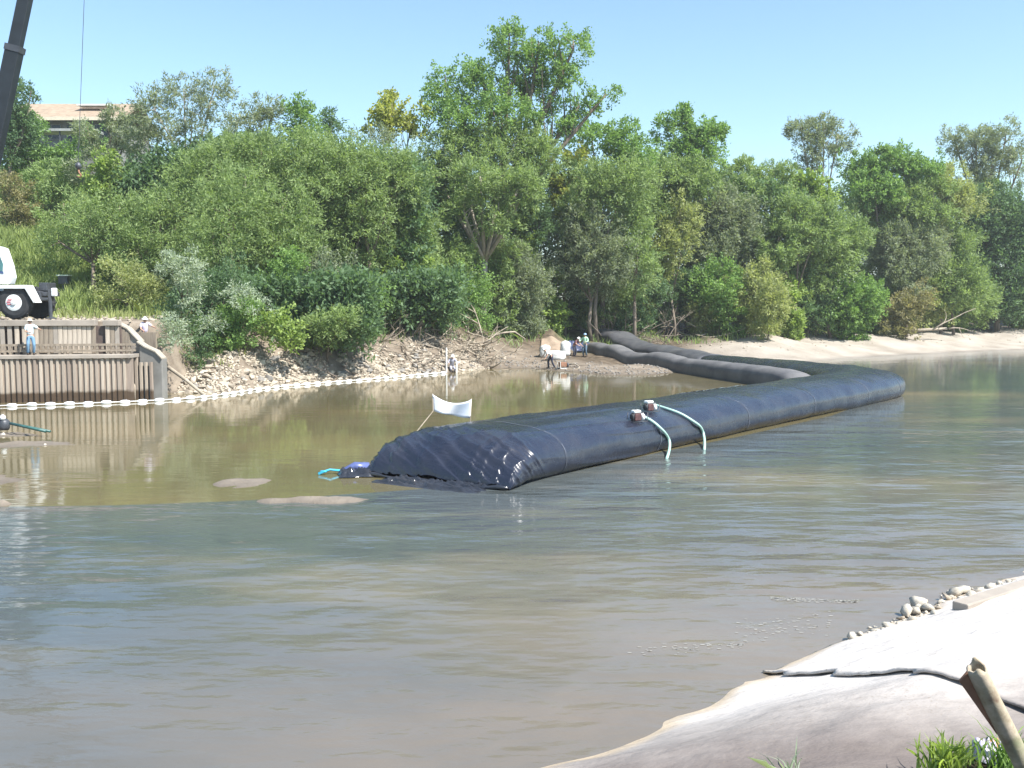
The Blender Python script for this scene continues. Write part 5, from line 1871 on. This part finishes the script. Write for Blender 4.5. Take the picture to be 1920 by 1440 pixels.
def person(label, loc, rz, shirt, trousers, hat, bend=0.0, knees=0.0, arms=((.1, -.25, -.5), (-.1, -.25, -.5)), stride=.0, long_sleeve=False, lean=0.0, scale=1.0, crouch=0.0, brim=.03, vest=None):
    """local -Y is forwards; arms give elbow->wrist targets relative to the shoulder (x out, y, z)"""
    root = empty('person', loc, rz)
    root.scale = (scale,) * 3
    tag(root, label, 'person')
    hipz = .93 - crouch * .5
    hip_y = crouch * .28
    J = {}
    J['pelvis'] = Vector((0, hip_y, hipz))
    up = Vector((lean, -math.sin(bend), math.cos(bend)))
    fw = Vector((0, -math.cos(bend), -math.sin(bend)))
    J['waist'] = J['pelvis'] + up * .14
    J['chest'] = J['pelvis'] + up * .36
    J['collar'] = J['pelvis'] + up * .52
    hu = (up + Vector((0, 0, .35 * math.sin(bend)))).normalized()
    J['neck'] = J['collar'] + hu * .07
    J['head'] = J['neck'] + hu * .10 + fw * .015
    J['crown'] = J['head'] + hu * .10
    for s, sx_, am in (('l', 1, arms[0]), ('r', -1, arms[1])):
        sh = J['collar'] - up * .03 + Vector((sx_ * .175, 0, 0))
        J['shoulder_' + s] = sh
        tgt = Vector((am[0] * sx_ if False else am[0], am[1], am[2]))
        L = min(tgt.length, .53)
        tgt = tgt.normalized() * L
        mid = tgt * .5
        h = math.sqrt(max(0, .28 ** 2 - (L / 2) ** 2))
        outv = Vector((sx_ * .5, .6, -.4))
        outv = (outv - tgt.normalized() * outv.dot(tgt.normalized())).normalized()
        J['elbow_' + s] = sh + mid + outv * h
        J['wrist_' + s] = sh + tgt
        hd = (J['wrist_' + s] - J['elbow_' + s]).normalized()
        J['palm_' + s] = J['wrist_' + s] + hd * .07
        yf_ = stride * sx_
        hp = J['pelvis'] + Vector((sx_ * .10, 0, -.04))
        J['hip_' + s] = hp
        fz = Vector((sx_ * .13, yf_ * .5 - .0, .08))
        kn = (hp + fz) / 2
        Lg = (hp - fz).length
        kh = math.sqrt(max(0.0, .43 ** 2 - (Lg / 2) ** 2))
        J['knee_' + s] = kn + Vector((sx_ * .02, -max(kh, .02), 0))
        J['ankle_' + s] = fz
    E = [('pelvis', 'waist'), ('waist', 'chest'), ('chest', 'collar'), ('collar', 'neck'), ('neck', 'head'), ('head', 'crown')]
    for s in 'lr':
        E += [('collar', 'shoulder_' + s), ('shoulder_' + s, 'elbow_' + s), ('elbow_' + s, 'wrist_' + s), ('wrist_' + s, 'palm_' + s), ('pelvis', 'hip_' + s), ('hip_' + s, 'knee_' + s), ('knee_' + s, 'ankle_' + s)]
    rad = {'pelvis': (.14, .11), 'waist': (.135, .10), 'chest': (.155, .115), 'collar': (.10, .08), 'neck': .055, 'head': (.078, .09), 'crown': (.06, .07)}
    for s in 'lr':
        rad.update({'shoulder_' + s: .058, 'elbow_' + s: .042, 'wrist_' + s: .027, 'palm_' + s: (.036, .02), 'hip_' + s: .088, 'knee_' + s: .058, 'ankle_' + s: .04})
    body = skinned('body', J, E, rad, M_SKIN, root)
    # fingers, nose, ears
    fb = MB()
    for s, sx_ in (('l', 1), ('r', -1)):
        hd = (J['palm_' + s] - J['wrist_' + s]).normalized()
        sd = hd.cross(Vector((0, 1, 0)))
        sd = sd.normalized() if sd.length > .1 else Vector((1, 0, 0))
        nn = sd.cross(hd)
        for k, (o_, L) in enumerate(((-.027, .065), (-.009, .078), (.009, .073), (.027, .058))):
            p0 = J['palm_' + s] + sd * o_ + hd * .012
            fb.tube([p0, p0 + hd * L * .55 - nn * .008, p0 + hd * L * .9 - nn * .03], [.0095, .0085, .006], 6)
        p0 = J['palm_' + s] - sd * .034 - hd * .03
        fb.tube([p0, p0 - sd * .022 + hd * .03, p0 - sd * .026 + hd * .055], [.011, .0095, .007], 6)
    H = J['head']
    fb.tube([H + fw * .08 + hu * .02, H + fw * .112 - hu * .02], [.01, .016], 6)
    for sx_ in (1, -1):
        fb.tube([H + Vector((sx_ * .078, 0, 0)) + hu * .025, H + Vector((sx_ * .088, 0, 0)) - hu * .03], [.014, .012], 6)
    fb.build('hand_and_face_detail', M_SKIN, body, True)
    eb = MB()
    for sx_ in (1, -1):
        eb.lathe(H + fw * .086 + Vector((sx_ * .032, 0, 0)) + hu * .02, [(.003, -.008), (.011, 0), (.003, .008)], 6)
    eb.tube([H + fw * .090 - hu * .045 - Vector((.022, 0, 0)), H + fw * .094 - hu * .047, H + fw * .090 - hu * .045 + Vector((.022, 0, 0))], .005, 5)
    eb.build('eyes_and_mouth', M_HAIR, body, True)
    # shirt
    JS = {k: J[k] for k in ('pelvis', 'waist', 'chest', 'collar', 'shoulder_l', 'shoulder_r')}
    JS['pelvis'] = J['pelvis'] + up * .02
    ES = [('pelvis', 'waist'), ('waist', 'chest'), ('chest', 'collar'), ('collar', 'shoulder_l'), ('collar', 'shoulder_r')]
    rs = {'pelvis': (.17, .135), 'waist': (.162, .125), 'chest': (.18, .14), 'collar': (.105, .09), 'shoulder_l': .078, 'shoulder_r': .078}
    for s in 'lr':
        e = 'elbow_' + s
        JS[e] = J['shoulder_' + s].lerp(J[e], 1.0 if long_sleeve else .8)
        rs[e] = .06
        ES.append(('shoulder_' + s, e))
        if long_sleeve:
            JS['wrist_' + s] = J[e].lerp(J['wrist_' + s], .92)
            rs['wrist_' + s] = .045
            ES.append((e, 'wrist_' + s))
    skinned('shirt', JS, ES, rs, shirt, root)
    JT = {k: J[k] for k in ('pelvis', 'hip_l', 'hip_r', 'knee_l', 'knee_r', 'ankle_l', 'ankle_r')}
    JT['belt'] = J['pelvis'] + up * .09
    skinned('trousers', JT, [('pelvis', 'belt'), ('pelvis', 'hip_l'), ('pelvis', 'hip_r'), ('hip_l', 'knee_l'), ('hip_r', 'knee_r'), ('knee_l', 'ankle_l'), ('knee_r', 'ankle_r')],
            {'pelvis': (.155, .13), 'belt': (.15, .12), 'hip_l': .108, 'hip_r': .108, 'knee_l': .078, 'knee_r': .078, 'ankle_l': .066, 'ankle_r': .066}, trousers, root)
    for s in 'lr':
        a = J['ankle_' + s]
        b = MB()
        b.tube([a + Vector((0, .03, .06)), a + Vector((0, .02, -.03))], [.055, .05], 8)
        b.tube([a + Vector((0, .07, -.04)), a + Vector((0, -.06, -.035)), a + Vector((0, -.20, -.05))], [.045, .048, .035], 8)
        b.build('boot', M_BOOT, root, True)
    # hair and helmet
    rot = hu.to_track_quat('Z', 'Y').to_matrix()
    MB().lathe(H + hu * .01 - fw * .012, [(.088, -.03), (.095, .02), (.088, .07), (.05, .105)], 12, rot=rot).build('hair', M_HAIR, root, True)
    MB().lathe(H + hu * .05, [(.112 + brim, -.012), (.112 + brim, .0), (.110, .008), (.105, .055), (.075, .095), (.02, .112)], 16, rot=rot).build('hat', hat, root, True)
    return root


def cloth_m(name, c, r=.8):
    return simple(name, c, r, .15, 6, bmp=.3, dist=.01)


C_LBLUE = cloth_m('pale_blue_shirt', (.62, .72, .76))
C_DENIM = cloth_m('blue_denim', (.13, .24, .36))
C_LAV = cloth_m('lavender_shirt', (.60, .55, .68))
C_WHITE = cloth_m('white_shirt', (.75, .76, .78))
C_NAVY = cloth_m('navy_trousers', (.03, .035, .06))
C_GREEN = cloth_m('pale_green_shirt', (.42, .68, .48))
C_SLATE = cloth_m('slate_trousers', (.10, .15, .20))
C_MAROON = cloth_m('maroon_shirt', (.16, .07, .08))
C_GREYC = cloth_m('grey_cloth', (.36, .36, .42))
H_STRAW = cloth_m('straw_hat', (.62, .54, .44))
H_WHITE = simple('white_hard_hat', (.8, .8, .78), .3, .05, 3)
H_BLUE = simple('blue_hard_hat', (.25, .38, .55), .3, .1, 3)

q = at(54, 672, yf(-24.4) + .45)
person('person in pale blue top and jeans standing on the wall ledge below the crane', (q.x, yf(q.x) + .38, 2.22), math.pi * .18, C_LBLUE, C_DENIM, H_STRAW, arms=((.25, -.30, -.18), (.1, -.28, -.30)), long_sleeve=False, brim=.05, scale=.97)
q = at(271, 606, 49.9)
person('person in a white hat and lavender shirt working behind the wing wall', (q.x, 49.9, at(271, 599, 49.9).z - 1.62), .5, C_LAV, C_SLATE, H_WHITE, bend=.2, arms=((.25, -.42, -.2), (.05, -.35, -.35)), brim=.05)
q = at(1034, 690, 70)
person('person in dark trousers and a white top bending over beside the big white sack', (q.x, 70, gz(q.x, 70)), -1.2, C_WHITE, C_NAVY, H_WHITE, bend=1.0, arms=((.1, -.2, -.5), (-.1, -.25, -.48)), stride=.35)
q = at(1076, 660, 77)
person('person in a dark maroon shirt stooping behind the white sack', (q.x, 77, gz(q.x, 77)), .9, C_MAROON, C_NAVY, H_WHITE, bend=.7, arms=((.1, -.3, -.4), (-.1, -.35, -.35)), scale=.98)
q = at(1096, 668, 78.5)
person('person in pale green shirt and blue hard hat at the end of the grey tube', (q.x, 78.0, gz(q.x, 78.0)), -.5, C_GREEN, C_SLATE, H_BLUE, arms=((.05, -.35, -.3), (-.2, -.35, -.28)), long_sleeve=True, scale=1.04)
q = at(848, 690, 66.9)
person('person in pale grey clothes crouching among sticks at the water edge', (q.x, 67.1, gz(q.x, 67.1)), .3, C_GREYC, C_GREYC, H_WHITE, crouch=1.0, bend=.45, arms=((.15, -.4, -.3), (-.15, -.4, -.25)), long_sleeve=True)
# white measuring stakes by the crouching worker
for px, py, tp, lab in ((837, 694, 652, 'upright white stake left of the crouching worker'), (856, 696, 678, 'short white stake right of the crouching worker')):
    v = at(px, py, 66.4)
    v.z = -.3
    t_ = at(px, tp, 66.4)
    o = MB().tube([v, t_], .06, 6).build('stake', M_WHITE)
    tag(o, lab, 'stake')

# white sacks and dark equipment beside the workers
M_SACK = simple('white_sack', (.56, .56, .53), .8, .12, 3, bmp=.4, dist=.03)


def sack(px, py, D, w, d, h, label, mat=M_SACK, name='bulk_sack'):
    q = at(px, py, D)
    z = gz(q.x, D)
    n, m_ = 28, 18
    u = np.linspace(0, 2 * math.pi, n, endpoint=False)
    t = np.linspace(0, 1, m_)
    P_ = np.zeros((m_, n, 3))
    for i, tt in enumerate(t):
        r = max(.03, (1 - abs(2 * tt - .95) ** 7) ** .5) if tt < .99 else .05
        if tt == 0:
            r = .7
        for k, a in enumerate(u):
            ca, sa = math.cos(a), math.sin(a)
            P_[i, k] = (w / 2 * r * np.sign(ca) * abs(ca) ** .7, d / 2 * r * np.sign(sa) * abs(sa) ** .7, h * tt)
    pp_ = P_.reshape(-1, 3)
    pp_ += (pp_ - np.array([0, 0, h / 2])) * (fbm(pp_ * 2.3 + px, 3, 3) * .09)[:, None]
    me = grid_mesh(name, P_, True)
    o = link(name, me, mat, None, True)
    b = MB()
    bm = bmesh.new()
    bm.from_mesh(me)
    bmesh.ops.holes_fill(bm, edges=[e for e in bm.edges if e.is_boundary])
    bm.to_mesh(me)
    bm.free()
    o.location = (q.x, D, z - .04)
    tag(o, label, 'sack')
    return o


sack(1060, 650, 76.2, .8, .8, 1.15, 'tall white sack right of the bending worker')
sack(1042, 668, 73.8, 1.5, .9, .75, 'wide white sack lying behind the bending worker')
sack(1022, 650, 75.6, .85, .7, 1.0, 'white sack standing left of the bare earth gully')
M_BTARP = simple('dark_blue_tarpaulin', (.025, .04, .10), .45, .4, 2, bmp=.5, dist=.04)
q = at(1085, 640, 81)
o = link('tarpaulin', crumpled_sheet(q.x, 81.2, 1.25, .8, .1, 23, .62, 36, gz(q.x, 81) + .1, .5), M_BTARP, None, True)
tag(o, 'dark blue tarpaulin heaped over gear behind the workers', 'tarpaulin')
q = at(1050, 686, 69)
root = empty('water_pump', (q.x + .2, 69.2, gz(q.x, 69.2)), .4)
tag(root, 'small mud-splashed pump with pale hose on the mud in front of the workers', 'pump')
MB().box((0, 0, .3), (.5, .35, .32)).build('engine', M_RUST, root, bevel=.03)
MB().lathe((.35, 0, .25), [(.08, -.06), (.17, -.04), (.17, .06), (.06, .1)], 12, 'X').build('housing', M_STEEL, root)
MB().tube([(-.3, -.25, .04), (.4, -.25, .04)], .02, 6).tube([(-.3, .25, .04), (.4, .25, .04)], .02, 6).tube([(-.3, -.25, .04), (-.3, -.25, .5), (-.3, .25, .5), (-.3, .25, .04)], .02, 6).build('frame', M_WHITE, root)
MB().tube([(.45, 0, .3), (.8, -.3, .35), (.9, -.9, .12), (.5, -1.3, .05)], .05, 8).build('hose', M_DRIFT, root, True)

# ------------------------------------------------------------------ mud islet at the left with a pipe and gear
M_PIPE = simple('teal_pipe', (.04, .11, .10), .4, .2, 5)
v0, v1 = at(20, 812, 34.5), at(86, 817, 34.0)
v0.z, v1.z = .42, .20
o = MB().tube([v0, v1], .05, 10).tube([v0 + Vector((.0, .22, -.05)), v1 + Vector((.05, .22, -.03))], .045, 10).build('pipe_pair', M_PIPE, None, True)
tag(o, 'two dark teal pipes lying on the mud islet at the left edge', 'pipes')
rt = empty('suction_strainer', at(8, 812, 34.8) * 1.0)
rt.location.z = .1
tag(rt, 'dark suction fitting with a white float at the left edge on the mud islet', 'strainer')
MB().lathe((0, 0, .25), [(.16, -.2), (.2, -.1), (.2, .1), (.1, .2)], 12).build('strainer', M_STEEL, rt, True)
MB().lathe((.02, -.1, .5), [(.04, -.1), (.1, -.04), (.1, .04), (.04, .1)], 12).build('float', M_FLOAT, rt, True)
x = rg.uniform(-19, -14.2, 60)
y = rg.uniform(23, 36, 60)
zz0 = ground(x, y)
k_ = zz0 > .01
stone_stuff('pond_stone', np.stack([x, y, zz0], 1)[k_], .08, .3, M_STONEW, 'pale stones on the mud islets at the left edge', 9)

# ------------------------------------------------------------------ near bank: white sheeting
M_SHEET, nt, p = mat_base('white_sheeting')
nA = noise_node(nt, 0.5, 6, rough=.6)
nB = noise_node(nt, 3.0, 7, rough=.7, vec_scale=(1.0, 3.0, 1))
base = ramp(nt, nB.outputs['Fac'], [(0.25, (.38, .35, .32)), (.5, (.52, .485, .45))]).outputs[0]
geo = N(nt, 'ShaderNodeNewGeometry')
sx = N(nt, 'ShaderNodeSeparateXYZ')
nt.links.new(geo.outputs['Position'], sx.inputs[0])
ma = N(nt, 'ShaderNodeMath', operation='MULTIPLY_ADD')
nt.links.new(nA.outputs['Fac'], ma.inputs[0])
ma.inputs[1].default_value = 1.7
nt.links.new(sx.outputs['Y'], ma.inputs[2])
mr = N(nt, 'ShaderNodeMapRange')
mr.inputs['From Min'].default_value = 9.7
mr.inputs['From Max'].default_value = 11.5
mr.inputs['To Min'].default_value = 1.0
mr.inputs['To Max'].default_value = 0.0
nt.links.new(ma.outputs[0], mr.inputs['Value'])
mud = mixc(nt, nB.outputs['Fac'], (.085, .071, .065), (.165, .138, .125))  # mud browns that also paint shade into the slope nearest the camera
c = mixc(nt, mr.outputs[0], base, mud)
# damp hem along the water
mh = N(nt, 'ShaderNodeMapRange')
mh.inputs['From Min'].default_value = .02
mh.inputs['From Max'].default_value = .09
mh.inputs['To Min'].default_value = .8
mh.inputs['To Max'].default_value = 0
nt.links.new(sx.outputs['Z'], mh.inputs['Value'])
c = mixc(nt, mh.outputs[0], c, (.42, .33, .22))
nt.links.new(c, p.inputs['Base Color'])
p.inputs['Roughness'].default_value = .75
nD = noise_node(nt, 34, 3, rough=.6)
nE = noise_node(nt, 1.4, 4)
spk = N(nt, 'ShaderNodeMath', operation='MULTIPLY')
nt.links.new(ramp(nt, nD.outputs['Fac'], [(.60, (0, 0, 0)), (.68, (1, 1, 1))]).outputs[0], spk.inputs[0])
nt.links.new(ramp(nt, nE.outputs['Fac'], [(.42, (0, 0, 0)), (.7, (.8, .8, .8))]).outputs[0], spk.inputs[1])
c = mixc(nt, spk.outputs[0], c, (.20, .165, .13))
nF = noise_node(nt, 1.1, 6, rough=.7, vec_scale=(.6, 4.0, 1))
c = mixc(nt, ramp(nt, nF.outputs['Fac'], [(.60, (0, 0, 0)), (.74, (.55, .55, .55))]).outputs[0], c, (.24, .21, .19))
nt.links.new(c, p.inputs['Base Color'])
nC = noise_node(nt, 2.2, 7, rough=.6, vec_scale=(1, 2.2, 1))
bump(nt, p, nC.outputs['Fac'], .6, .08)


def fold_x(y):
    return np.interp(y, [7.9, 9.65, 12.1], [6.0, 4.6, 2.95])


def ylim(x):
    return 8.15 + .24 * np.clip(x - 1.9, 0, 5)


def sheet_h(x, y):
    s = near_s(x, y)
    z = np.interp(s, [-2, -.3, .08, .6, 1.3, 2.2, 3.4, 6], [-.5, -.12, .015, .18, .40, .66, .86, 1.0])
    z -= .40 * np.clip((ylim(x) + 1.3 - y) / 1.3, 0, 1) ** 1.5
    z += n2(x, y, .55, 51, 3) * .05 + (1 - np.abs(n2(x * .5, y * 1.6, 1.1, 55, 2))) ** 3 * .035
    return z


def make_sheet(name, mask_fn, lift, label, rough_folds=False, y0=8.05):
    us = np.linspace(0, 1, 170)
    ss = np.linspace(-.55, 5.3, 130)
    # along the shore direction (.76,.65), inland normal (.65,-.76)
    A_ = us * 17 - 2.0
    U, S = np.meshgrid(A_, ss, indexing='ij')
    X = .5 + U * .76 + S * .65
    Y = 9.6 + U * .65 - S * .76
    wob = n2(X, Y, 1.3, 61, 2) * .07
    keep = mask_fn(X, Y, S + wob)
    Z = sheet_h(X, Y) + lift
    if rough_folds:
        k = np.exp(-(((X - 5.2) / .9) ** 2 + ((Y - 12.0) / .9) ** 2))
        Z += k * .06 * (1 - np.abs(np.sin((X * .35 - Y) * 9 + n2(X, Y, 1, 7) * 1.5))) ** 2
        # rolled lower edge beside the fold
        e = X - fold_x(Y)
        Z += .035 * np.exp(-((e - .10) / .10) ** 2) + .010 * np.exp(-((e - .12) / .1) ** 2) * np.sin(Y * 31 + 2 * np.sin(Y * 7))
    P_ = np.stack([X, Y, Z], -1)
    nu, nv = X.shape
    idx = np.arange(nu * nv).reshape(nu, nv)
    q = np.stack([idx[:-1, :-1], idx[1:, :-1], idx[1:, 1:], idx[:-1, 1:]], -1).reshape(-1, 4)
    kk = keep.ravel()[q].all(1)
    me = np_mesh(name, P_.reshape(-1, 3), q[kk])
    bm = bmesh.new()
    bm.from_mesh(me)
    bmesh.ops.delete(bm, geom=[v for v in bm.verts if not v.link_faces], context='VERTS')
    for f in bm.faces:
        if f.normal.z < 0:
            f.normal_flip()
    bm.to_mesh(me)
    bm.free()
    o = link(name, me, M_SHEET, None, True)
    md = o.modifiers.new('thickness', 'SOLIDIFY')
    md.thickness = .03
    md.offset = -1
    tag(o, label, 'sheeting')
    return o


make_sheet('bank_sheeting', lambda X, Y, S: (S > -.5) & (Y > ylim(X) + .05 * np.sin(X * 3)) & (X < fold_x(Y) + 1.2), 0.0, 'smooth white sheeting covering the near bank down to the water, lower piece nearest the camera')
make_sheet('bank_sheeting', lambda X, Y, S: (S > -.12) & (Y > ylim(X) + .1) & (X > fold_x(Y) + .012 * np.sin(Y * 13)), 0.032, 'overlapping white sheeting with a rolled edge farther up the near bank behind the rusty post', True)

# grey plank edge and pale rocks along the near waterline
va, vb = W(1800, 1130, .38), W(1960, 1078, .40)
b = MB()
dd = (vb - va)
dd.z = 0
dd.normalize()
nn_ = Vector((-dd.y, dd.x, 0))
vb = va + dd * 5
b.add([va - nn_ * .12 - Vector((0, 0, .3)), vb - nn_ * .12 - Vector((0, 0, .3)), vb + nn_ * .12 - Vector((0, 0, .3)), va + nn_ * .12 - Vector((0, 0, .3)),
       va - nn_ * .12, vb - nn_ * .12, vb + nn_ * .12, va + nn_ * .12], [(0, 1, 2, 3), (4, 5, 6, 7), (0, 1, 5, 4), (1, 2, 6, 5), (2, 3, 7, 6), (3, 0, 4, 7)])
o = b.build('edge_board', M_CONC, None, bevel=.02)
tag(o, 'long grey board edging the white sheeting by the pale rocks', 'board')
nrk = empty('near_bank_rocks', (0, 0, 0))
tag(nrk, kind='structure')
rw_ = [rock_mesh(60 + k, 14 + k % 3, [M_STONEW, M_STONEW, M_STONE][k % 3], .75) for k in range(8)]
for me_ in rw_:
    me_.polygons.foreach_set('use_smooth', [True] * len(me_.polygons))
rr = random.Random(15)
spots = [(1630, 1178, .1), (1655, 1172, .12), (1690, 1150, .18), (1716, 1138, .24), (1733, 1120, .2), (1765, 1120, .16), (1784, 1104, .2), (1800, 1116, .14), (1815, 1098, .18), (1830, 1100, .14), (1846, 1096, .16), (1866, 1090, .14), (1900, 1086, .14), (1598, 1186, .26), (1612, 1182, .2), (1640, 1176, .16), (1665, 1166, .22), (1684, 1160, .14), (1700, 1140, .32), (1722, 1128, .40), (1740, 1136, .3), (1752, 1150, .2), (1775, 1112, .26), (1792, 1108, .36),
         (1806, 1102, .3), (1820, 1112, .22), (1838, 1104, .22), (1856, 1100, .24), (1874, 1094, .2), (1892, 1092, .18), (1760, 1132, .2), (1710, 1158, .2)]
for px, py, s in spots:
    for e in range(2):
        v = W(px + rr.uniform(-9, 9) * e, py + rr.uniform(-4, 5) * e, .12)
        o = bpy.data.objects.new('stone', rw_[rr.randrange(8)])
        COL.objects.link(o)
        o.parent = nrk
        k = .85 * s * (1 if e == 0 else rr.uniform(.35, .6))
        o.location = (v.x, v.y, max(0.02, float(sheet_h(np.array([[v.x]]), np.array([[v.y]]))[0, 0])) + k * .2)
        o.scale = (k, k * .8, k * .9)
        o.rotation_euler = (rr.uniform(-.5, .5), rr.uniform(-.5, .5), rr.uniform(0, 6))
t = rg.uniform(0, 1, 320)
px = 1590 + t * 330
py = np.interp(px, [1590, 1700, 1780, 1920], [1192, 1150, 1114, 1086]) + rg.normal(3, 6, 320)
pts = np.array([W(a, b_, .1)[:] for a, b_ in zip(px, py)])
pts[:, 2] = np.maximum(sheet_h(pts[:, 0][:, None], pts[:, 1][:, None])[:, 0], .0) + .02
stone_stuff('pebble', pts, .02, .09, M_STONEW, '', 12, nrk)

# bed of foam and silt lines floating near the bank
M_FOAM = simple('river_foam', (.30, .29, .26), .8, .2, 8)


def foam(pxl, label, w, n, seed):
    rng = np.random.default_rng(seed)
    V, F = [], []
    for k in range(n):
        t = rng.random()
        px_ = pxl[0] + (pxl[2] - pxl[0]) * t
        py_ = pxl[1] + (pxl[3] - pxl[1]) * t + rng.normal(0, w)
        v = W(px_, py_, .006)
        r = rng.uniform(.004, .018)
        b0_ = len(V)
        m_ = 6
        for q in range(m_):
            a = q * 2 * math.pi / m_
            V.append((v.x + math.cos(a) * r * 2.2, v.y + math.sin(a) * r * .8, .006))
        F.append(tuple(range(b0_, b0_ + m_)))
    me = bpy.data.meshes.new('foam')
    me.from_pydata(V, [], F)
    o = link('foam', me, M_FOAM)
    tag(o, label, 'foam', kind='stuff')


foam((1445, 1122, 1610, 1128), 'thin line of pale foam on the water left of the near rocks', 1.6, 200, 1)
foam((1380, 1180, 1560, 1170), 'speckles of foam drifting off the near bank', 12, 110, 2)
foam((1180, 1225, 1400, 1205), 'faint foam line farther out from the near bank', 4, 70, 3)

# rusty post leaning in the right corner
vt, vb = at(1829, 1252, 5.0), at(1960, 1520, 5.15)
vb = vt + (vb - vt) * 1.5
post = empty('leaning_post', (0, 0, 0))
tag(post, 'weathered rusty pipe post leaning at the bottom right corner', 'post')
M_POST, nt, p = mat_base('weathered_pipe')
n1 = noise_node(nt, 9, 6, rough=.7)
n2_ = noise_node(nt, 3, 4)
c1 = ramp(nt, n1.outputs['Fac'], [(.3, (.20, .13, .085)), (.5, (.36, .31, .22)), (.7, (.50, .42, .33))]).outputs[0]
c2 = mixc(nt, ramp(nt, n2_.outputs['Fac'], [(.5, (0, 0, 0)), (.62, (1, 1, 1))]).outputs[0], c1, (.19, .22, .12))
nt.links.new(c2, p.inputs['Base Color'])
p.inputs['Roughness'].default_value = .8
bump(nt, p, n1.outputs['Fac'], .5, .01)
b = MB()
ax = (vb - vt).normalized()
side = Vector((ax.z, 0, -ax.x)).normalized()
dep = ax.cross(side)
ring = []
nr = 22
V_, F_ = [], []
for i, tt in enumerate([0, .02, .06, .15, .4, .7, 1.0]):
    for layer, rad in enumerate((.050, .040)):
        for k in range(nr):
            a = 2 * math.pi * k / nr
            rr_ = rad * (1 + .05 * math.sin(a * 3 + tt * 9))
            q = vt + (vb - vt) * tt + side * math.cos(a) * rr_ + dep * math.sin(a) * rr_
            if i == 0:
                q += ax * (.02 * math.sin(a * 2.0 + .6) + .012 * math.sin(a * 5))
            V_.append(q)
for i in range(6):
    for layer in (0, 1):
        for k in range(nr):
            a0_ = i * 2 * nr + layer * nr + k
            a1_ = i * 2 * nr + layer * nr + (k + 1) % nr
            F_.append((a0_, a1_, a1_ + 2 * nr, a0_ + 2 * nr))
for k in range(nr):
    F_.append((k, (k + 1) % nr, nr + (k + 1) % nr, nr + k))
b.add(V_, F_)
b.build('pipe', M_POST, post, True)
# torn flange along its left side
b = MB()
fl = [vt - side * -.0 + ax * .02]
sl = side if side.x < 0 else -side
b.add([vt + sl * .045 + ax * .0, vt + sl * .105 + ax * .028, vt + sl * .052 + ax * .42, vt + sl * .040 + ax * .45,
       vt + sl * .045 + dep * .012, vt + sl * .105 + ax * .028 + dep * .012, vt + sl * .052 + ax * .42 + dep * .012, vt + sl * .040 + ax * .45 + dep * .012],
      [(0, 1, 2, 3), (4, 5, 6, 7), (0, 1, 5, 4), (1, 2, 6, 5), (2, 3, 7, 6), (3, 0, 4, 7)])
b.build('torn_flange', M_RUST, post)

# grass tufts and litter in the near corner
rgn = np.random.default_rng(77)


def tuft(px, py, D, n, h, label, spread=.16, mat='bright'):
    c_ = W(px, py, .45)
    x = rgn.normal(c_.x, spread, n)
    y = rgn.normal(c_.y, spread * .7, n)
    pts = np.stack([x, y, ground(x, y) - .02], 1)
    a = rgn.uniform(0, 2 * math.pi, n)
    hh = h * rgn.uniform(.5, 1.3, n)
    sd = np.stack([np.cos(a), np.sin(a), 0 * a], 1) * .009
    ln = np.stack([rgn.normal(0, .38, n), rgn.normal(0, .35, n), np.ones(n)], 1)
    m1 = pts + ln * np.array([.4, .4, .5]) * hh[:, None]
    m2 = pts + ln * np.array([.9, .9, .85]) * hh[:, None]
    tp = pts + ln * np.array([1.5, 1.5, .98]) * hh[:, None]
    V = np.stack([pts - sd, pts + sd, m1 + sd, m2 + sd * .8, tp, m2 - sd * .8, m1 - sd], 1)
    me = np_mesh('grass_tuft', V.reshape(-1, 3), np.arange(n * 7).reshape(-1, 7))
    set_attr(me, 'tint', np.repeat(np.clip(rgn.normal(.55, .2, n), 0, 1), 7))
    o = link('grass_tuft', me, LEAF[mat])
    tag(o, label, 'grass', kind='stuff')


tuft(1768, 1462, 7.0, 130, .24, 'bright green grass tuft left of the rusty post at the bottom edge', .085)
tuft(1808, 1458, 6.7, 40, .2, 'small grass tuft beside the foot of the rusty post', .12)
tuft(1480, 1440, 7.5, 26, .30, 'thin pale shoots at the bottom edge below the white sheeting', .05, 'silver')
tuft(1895, 1475, 6.2, 120, .3, 'grass behind the rusty post at the right corner', .14, 'green')
def litter(px, py, D, mat, s, seed, label):
    v = W(px, py, .5)
    z = gz(v.x, v.y)
    o = link('litter', crumpled_sheet(v.x, v.y, s, s * .8, .4 + seed, seed, s * .9, 14, z + .01), mat, None, False)
    tag(o, label, 'litter')


litter(1866, 1408, 6.9, M_WHITE, .17, 3, 'crumpled white wrapper left of the rusty post foot')
litter(1866, 1428, 6.6, simple('orange_paper', (.55, .25, .12), .7, .2, 6), .09, 4, 'small scrap of orange paper by the white wrapper')
litter(1850, 1440, 6.4, simple('lilac_plastic', (.50, .46, .60), .4, .2, 6), .16, 5, 'scrap of lilac plastic at the bottom edge near the rusty post')

# ------------------------------------------------------------------ thin summer haze
hm = bpy.data.materials.new('haze')
hm.use_nodes = True
hn = hm.node_tree
hn.nodes.remove(hn.nodes['Principled BSDF'])
pv = hn.nodes.new('ShaderNodeVolumePrincipled')
pv.inputs['Color'].default_value = (.93, .97, 1, 1)
pv.inputs['Density'].default_value = 0.00042
pv.inputs['Anisotropy'].default_value = 0.2
hn.links.new(pv.outputs[0], hn.nodes['Material Output'].inputs['Volume'])
hb = MB().box((0, 420, 18.5), (1700, 1300, 42)).build('haze', hm)
tag(hb, kind='stuff')

tot = sum(len(o.data.polygons) * 2 for o in SC.objects if o.type == 'MESH')
print('TOTAL approx tris', tot, 'leaf quads', sum(t[1] for t in TREES), 'objects', len(SC.objects))
